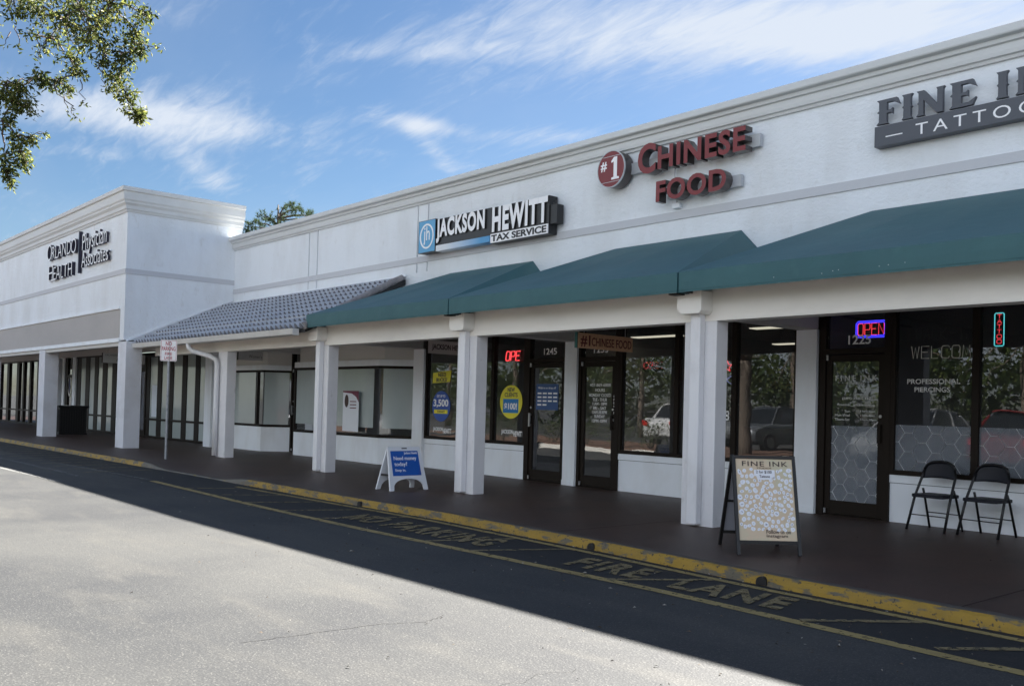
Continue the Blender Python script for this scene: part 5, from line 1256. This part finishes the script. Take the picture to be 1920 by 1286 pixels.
def oak():
    rnd = random.Random(21); base = Vector((-17.0, -1.2, road_z(-17)+.1))
    t = thing('oak_tree', 'oak whose leafy boughs hang into the top left corner', 'tree', base)
    wood = MB(); fork = base+Vector((.3, .4, 2.9)); limb(wood, base-Vector((0, 0, .1)), fork, .30, .22, rnd, .03)
    hubs = []
    for e in ((-13.6, 3.2, 7.4), (-14.6, .8, 8.4), (-19.5, .8, 7.6), (-17.5, -4.2, 7.8), (-14.5, -2.6, 7.6), (-20.5, -3, 7.2), (-17.3, 2.6, 8.2)):
        limb(wood, fork, e, .15, .05, rnd, .035, 9); hubs.append(Vector(e))
    wood.build('trunk', barkm, t, smooth=True)
    # boughs seen in the corner: (px, py, radius px, distance, amount)
    cl = [(150, -40, 75, 13, 1), (215, 10, 60, 13, 1), (262, 62, 30, 13.1, 1), (275, 95, 24, 13.1, .9), (120, 40, 62, 13.2, .9), (180, 62, 46, 12.8, 1), (242, 108, 34, 13, 1), (205, 100, 34, 13, .9), (232, 150, 27, 13, 1), (246, 182, 22, 12.9, 1), (262, 212, 19, 12.9, 1), (272, 226, 12, 12.9, .8),
          (60, 10, 46, 13.3, .9), (20, -20, 60, 13.3, .9), (88, 78, 34, 13.2, .6), (130, 112, 22, 13, .7), (148, 142, 16, 13, .55), (104, 158, 16, 13, .5), (80, 156, 14, 13, .5), (130, 172, 12, 13, .35),
          (12, 165, 26, 12.6, .8), (40, 172, 26, 12.6, .6), (25, 200, 26, 12.6, .8), (55, 205, 20, 12.6, .7), (5, 230, 16, 12.6, .5), (70, 150, 14, 12.6, .4), (10, 300, 26, 12.5, .8), (38, 288, 20, 12.5, .7), (50, 312, 17, 12.5, .7), (10, 325, 15, 12.5, .6), (35, 260, 14, 12.5, .5), (18, 345, 8, 12.5, .4), (60, 265, 10, 12.5, .4),
          (160, 20, 40, 12.6, 1), (200, -30, 60, 13, 1), (280, 30, 18, 13, .6)]
    lv = MB(); tw = MB(); nodes = [(hubs[0], .05)]
    for (x, y, r, D, am) in cl:
        c = pix(x-10 if x > 150 else x, y-6, D); R = .84*r*D/F_PX; near = min(nodes, key=lambda q: (q[0]-c).length+(0 if q[0].z > c.z-.15 else 1.5))
        limb(tw, near[0], c, min(near[1]*.8, .02+R*.02), .005, rnd, .22, 7); nodes.append((c, .018))
        for k in range(int(5+R*26)):
            d = Vector((rnd.gauss(0, 1), rnd.gauss(0, 1), rnd.gauss(0, 1)-.35)).normalized()*R*rnd.uniform(.4, 1.08); e = c+d; limb(tw, c, e, .008, .003, rnd, .2, 4)
            leaf_cloud(lv, e, .06+.16*R, int(14*am+5), .068, rnd, .35)
        leaf_cloud(lv, c, R*1.15, int(150*am*(R/.35)**2)+8, .070, rnd, .35)
    for (x, y, x2, y2) in ((120, 180, 146, 222), (100, 160, 128, 205), (20, 60, 8, 85), (30, 50, 35, 90), (250, 80, 300, 90), (70, 250, 85, 252), (40, 262, 84, 250), (150, 150, 155, 195), (185, 120, 200, 165), (75, 60, 70, 110)):
        limb(tw, pix(x, y, 12.8), pix(x2, y2, 12.8), .007, .003, rnd, .25, 6); leaf_cloud(lv, pix(x2, y2, 12.8), .07, 9, .065, rnd, .3)
    lv.build('bough_foliage', oakleaf, t); tw.build('twig', twigm, t, smooth=True)
    cr = MB()
    for i in range(260):
        h = rnd.choice(hubs[1:]) if i < 130 else (hubs[0]+(fork-hubs[0])*rnd.uniform(0, .75) if i < 200 else hubs[0])
        c = h+Vector((rnd.gauss(0, 1.3), rnd.gauss(0, 1.3), rnd.uniform(-1.2, 1.8)))
        if c.z < 4.2: continue
        v = c-Vector((0, 0, CAMZ)); u = v.dot(rt)/max(.1, v.dot(fw))*F_PX+CX; w = CY-v.dot(up)/max(.1, v.dot(fw))*F_PX
        if v.dot(fw) > 0 and u > -85 and w > -85: continue               # the crown stops where the photograph shows open sky
        leaf_cloud(cr, c, .62, 130, .10, rnd, .3)
    cr.build('crown', oakleaf, t)
oak()
def pine():
    rnd = random.Random(8); bx, by = -61.3, 31.0; t = thing('pine_tree', 'pine crown showing above the roof beside the taller building', 'tree', (bx, by, 0))
    w = MB(); w.tube([(bx, by, 0), (bx+.1, by, 7), (bx, by+.1, 13.4), (bx+.1, by, 15.2)], [.28, .22, .12, .04], 8)
    cl = [(545, 396, 20), (560, 392, 12), (525, 405, 18), (575, 402, 14), (548, 384, 9), (508, 412, 16), (495, 405, 12), (483, 417, 12), (470, 424, 12), (462, 434, 10), (520, 425, 22), (560, 415, 22), (590, 412, 10), (600, 425, 16), (490, 430, 14), (580, 385+20, 8), (535, 445, 30), (500, 455, 30), (570, 440, 25)]
    lv = MB()
    for (x, y, r) in cl:
        c = pix(x, y, 70+rnd.uniform(-1, 1)); R = r*70/F_PX; w.tube([(bx, by, min(c.z-.4, 14.2)), (Vector((bx, by, c.z-.4))+c)/2+Vector((0, 0, .1)), c], [.07, .05, .02], 5)
        for k in range(int(9+R*14)):
            e = c+Vector((rnd.gauss(0, 1), rnd.gauss(0, 1), rnd.gauss(0, .8))).normalized()*R*rnd.uniform(.2, 1)
            for q in range(20):
                a = Vector((rnd.gauss(0, 1), rnd.gauss(0, 1), rnd.gauss(.3, 1))).normalized(); b = a.orthogonal().normalized()*.016; L_ = rnd.uniform(.16, .34)
                lv.add([e-b, e+b, e+a*L_], [(0, 1, 2)])
    w.build('trunk', barkm, t, smooth=True); lv.build('crown', pineleaf, t)
pine()

# ------------------------------------------------------------------ what stands behind the camera and shows in the glass
def island():
    mul = mat('mulch', (.13, .065, .04), .95, bump=[(40, .02, U)], var=[(20, .4, .7, (.06, .035, .022), U)]); con = mat('concrete_kerb', (.50, .48, .44), .8, bump=[(20, .004, U)])
    for (x0, x1, y0, y1) in ((-31, -15.2, -4.5, 1.1), (-7.6, -1.8, -12, -7), (-44, -34, -4.5, 1.0)):
        m = MB(); z = road_z(x0); m.box(x0, x1, y0, y1, z-.02, z+.14); m.box(x0+.15, x1-.15, y0+.15, y1-.15, z+.141, z+.143)
        setp(m.build('island_kerb', con, bev=.02), kind='structure'); g = MB(); g.box(x0+.15, x1-.15, y0+.15, y1-.15, z+.12, z+.165); setp(g.build('planting_bed', mul), kind='structure')
def shrub(x, y, r, h, lab, rnd):
    t = thing('hedge_shrub', lab, 'shrub', (x, y, road_z(x)+.15), group='clipped shrubs in the parking island'); m = MB(); s = MB(); z = road_z(x)+.15
    for k in range(7): a = k*.9; s.tube([(x, y, z-.03), (x+math.cos(a)*r*.6, y+math.sin(a)*r*.6, z+h*.7)], [.015, .005], 5)
    leaf_cloud(m, Vector((x, y, z+h*.5)), r, 420, .075, rnd, 0, h/r/2.0); leaf_cloud(m, Vector((x+.1, y, z+h*.65)), r*.8, 260, .075, rnd, 0, h/r/2.2)
    s.build('stem', twigm, t); m.build('foliage', darkleaf, t)
def parked_car(x, y, rz, paint, lab):
    t = thing('parked_car', lab, 'car', (x, y, road_z(x)), rz, group='cars parked in the lot behind the viewer')
    pm = mat(paint[0], paint[1], .28, metal=.4, coat=.8); gl = mat('car_glass', (.01, .012, .014), .06, spec=.8); tyre = mat('tyre', (.015, .015, .015), .8)
    # side profile (y along the car, nose at +y), body width tapering upward
    prof = [(-2.2, .38), (-2.25, .62), (-2.2, .95), (-2.05, 1.06), (-1.6, 1.12), (1.0, 1.06), (1.65, .98), (2.1, .82), (2.22, .6), (2.18, .34), (1.85, .24), (-1.9, .24)]
    def loft(pr, w0, w1, zc0, zc1):
        m = MB(); n = len(pr)
        for s in (-1, -.86, .86, 1):
            for (yy, zz) in pr:
                q = (zz-zc0)/(zc1-zc0); w = w0+(w1-w0)*max(0, min(1, q)); k = 1 if abs(s) < .9 else .965
                m.v.append((s*w, yy*k, zc0+(zz-zc0)*(k if zz > zc0 else 1)))
        for a in range(3):
            for i in range(n): j = (i+1) % n; m.f.append((a*n+i, a*n+j, (a+1)*n+j, (a+1)*n+i))
        m.f += [tuple(range(n)), tuple(range(4*n-1, 3*n-1, -1))]; m.m = [0]*len(m.f); return m
    loft(prof, .88, .80, .6, 1.1).build('body', pm, t, world=False, bev=.04, smooth=False, fixn=True)
    cab = [(-1.75, 1.08), (-1.45, 1.50), (-1.1, 1.60), (.05, 1.60), (.35, 1.53), (1.05, 1.05)]
    loft(cab, .78, .60, 1.05, 1.6).build('cabin_glass', gl, t, world=False, bev=.03, fixn=True)
    r = MB(); r.prismz([(-.56, -1.35), (.56, -1.35), (.58, .1), (-.58, .1)], 1.585, 1.625)
    for s in (-1, 1):
        r.bar((s*.60, .32, 1.57), (s*.76, 1.02, 1.06), .05, .05); r.bar((s*.62, -.6, 1.58), (s*.785, -.6, 1.08), .05, .05); r.bar((s*.58, -1.4, 1.52), (s*.74, -1.75, 1.08), .07, .07)
    r.build('roof', pm, t, world=False, bev=.01)
    for s in (-1, 1):
        for yy in (-1.35, 1.35):
            w = MB(); w.tube([(s*.70, yy, .33), (s*.90, yy, .33)], .33, 24); wo = w.build('tyre', tyre, t, world=False); h = MB(); h.tube([(s*.89, yy, .33), (s*.912, yy, .33)], .2, 16); h.build('rim', metalm, wo, world=False)
    h = MB(); 
    for s in (-1, 1): h.box(s*.5, s*.78, 2.10, 2.17, .66, .80)
    h.build('headlight', mat('headlight_glass', (.6, .62, .65), .1), t, world=False, bev=.01); k = MB()
    for s in (-1, 1): k.box(s*.55, s*.8, -2.24, -2.18, .78, .95)
    k.build('tail_light', mat('tail_light_red', (.45, .01, .01), .2), t, world=False, bev=.01)
    g = MB(); g.box(-.42, .42, 2.13, 2.19, .48, .66); g.box(-.26, .26, 2.2, 2.215, .38, .48); g.build('grille', darkm, t, world=False)
def tree(x, y, h, r, lab, rnd, n=46):
    t = thing('lot_tree', lab, 'tree', (x, y, road_z(x)), group='trees beyond the parking lot'); w = MB(); top = Vector((x+rnd.uniform(-.4, .4), y, h*.5)); limb(w, (x, y, road_z(x)-.05), top, .2, .14, rnd, .03)
    lv = MB()
    for i in range(n):
        d = Vector((rnd.gauss(0, 1), rnd.gauss(0, 1), rnd.gauss(0, 1))).normalized()*rnd.uniform(.35, 1); c = Vector((x, y, h*.54))+Vector((d.x*r, d.y*r, d.z*h*.42))
        if i % 5 == 0: limb(w, top, c, .06, .02, rnd, .1, 5)
        leaf_cloud(lv, c, r*.3, 70, .22, rnd, .2)
    w.build('trunk', barkm, t, smooth=True); lv.build('crown', darkleaf, t)
def wood():
    rnd = random.Random(77); m = MB()
    for i in range(520):
        x = rnd.uniform(-110, 30); y = -36-rnd.random()*6-max(0, -x-60)*.1; h = rnd.uniform(.3, 9.5)*(.8+.2*math.sin(x*.35))
        c = Vector((x, y, h)); R_ = rnd.uniform(1.0, 1.9)
        for k in range(70):
            d = Vector((rnd.gauss(0, 1), rnd.gauss(0, 1), rnd.gauss(0, 1))).normalized()*R_*rnd.uniform(.5, 1); p = c+d
            a = Vector((rnd.gauss(0, 1), rnd.gauss(0, .5), rnd.gauss(0, 1))).normalized(); b = a.orthogonal().normalized()*.22; L_ = rnd.uniform(.3, .6)
            m.add([p-b, p+b, p+a*L_], [(0, 1, 2)])
    setp(m.build('distant_wood', darkleaf), 'dark wood closing the far side of the parking lot behind the viewer', 'woodland', kind='stuff')
def behind():
    wood(); island(); rnd = random.Random(31)
    for i in range(9):
        x = -29.5+i*1.45; shrub(x, .2+rnd.uniform(-.15, .15), .62, 1.0, ['leftmost', 'second', 'third', 'fourth', 'fifth', 'sixth', 'seventh', 'eighth', 'last'][i]+' clipped shrub of the row in the planted island', rnd)
    parked_car(-12.6, -3.2, 0, ('silver_car_paint', (.40, .41, .42)), 'silver car parked nose to the shops behind the viewer')
    parked_car(-9.6, -3.6, PI, ('red_car_paint', (.16, .012, .012)), 'red car parked tail to the shops behind the viewer')
    parked_car(-6.4, -4.6, 0, ('black_car_paint', (.03, .03, .035)), 'black car parked behind the viewer')
    parked_car(-15.0, -8.6, 0, ('white_car_paint', (.70, .70, .70)), 'white car parked in the second row behind the island')
    parked_car(-24.5, -8.4, PI, ('white_car_paint', (.70, .70, .70)), 'white car parked tail to the hedge in the second row')
    parked_car(-21.0, -8.6, 0, ('grey_car_paint', (.16, .17, .18)), 'grey car parked in the second row behind the hedge')
    spots = [(-34, -16, 9, 4), (-26, -18, 10, 4.5), (-19, -17, 9, 4), (-12, -19, 11, 5), (-5, -17, 9, 4), (3, -19, 10, 4.5), (-42, -19, 11, 5), (-50, -15, 10, 4.5), (-31, -29, 12, 5.5), (-20, -31, 13, 6), (-8, -30, 12, 5.5), (-1, -31, 12, 6), (-43, -30, 13, 6), (-56, -26, 12, 6)]
    names = ['tree straight behind the long hedge', 'second tree behind the hedge', 'tree behind the grey car', 'tall tree behind the silver car', 'tree behind the black car', 'tree at the right of the lot', 'broad tree past the far island', 'tree at the far left of the lot',
             'tree of the rear row, behind the hedge', 'tallest tree of the rear row', 'rear tree behind the cars', 'rear tree at the right', 'rear tree past the far island', 'rear tree at the far left']
    for (x, y, h, r), nm in zip(spots, names): tree(x, y, h, r, nm, rnd)
    # lamp standard with square banners, seen in the tattoo window
    x, y = -9.0, -13.5; z = road_z(x); t = thing('street_lamp', 'pale lamp post with twin square heads in the lot behind the viewer', 'street lamp', (x, y, z))
    m = MB(); m.tube([(x, y, z-.05), (x, y, 6.2)], [.09, .06], 10); m.build('pole', mat('tan_pole', (.42, .37, .30), .6), t)
    m = MB(); m.box(x-.9, x+.9, y-.05, y+.05, 6.1, 6.2); m.box(x-1.1, x-.55, y-.3, y+.3, 5.95, 6.15); m.box(x+.55, x+1.1, y-.3, y+.3, 5.95, 6.15); m.build('lamp_head', MATS['tan_pole'], t, bev=.02)
behind()
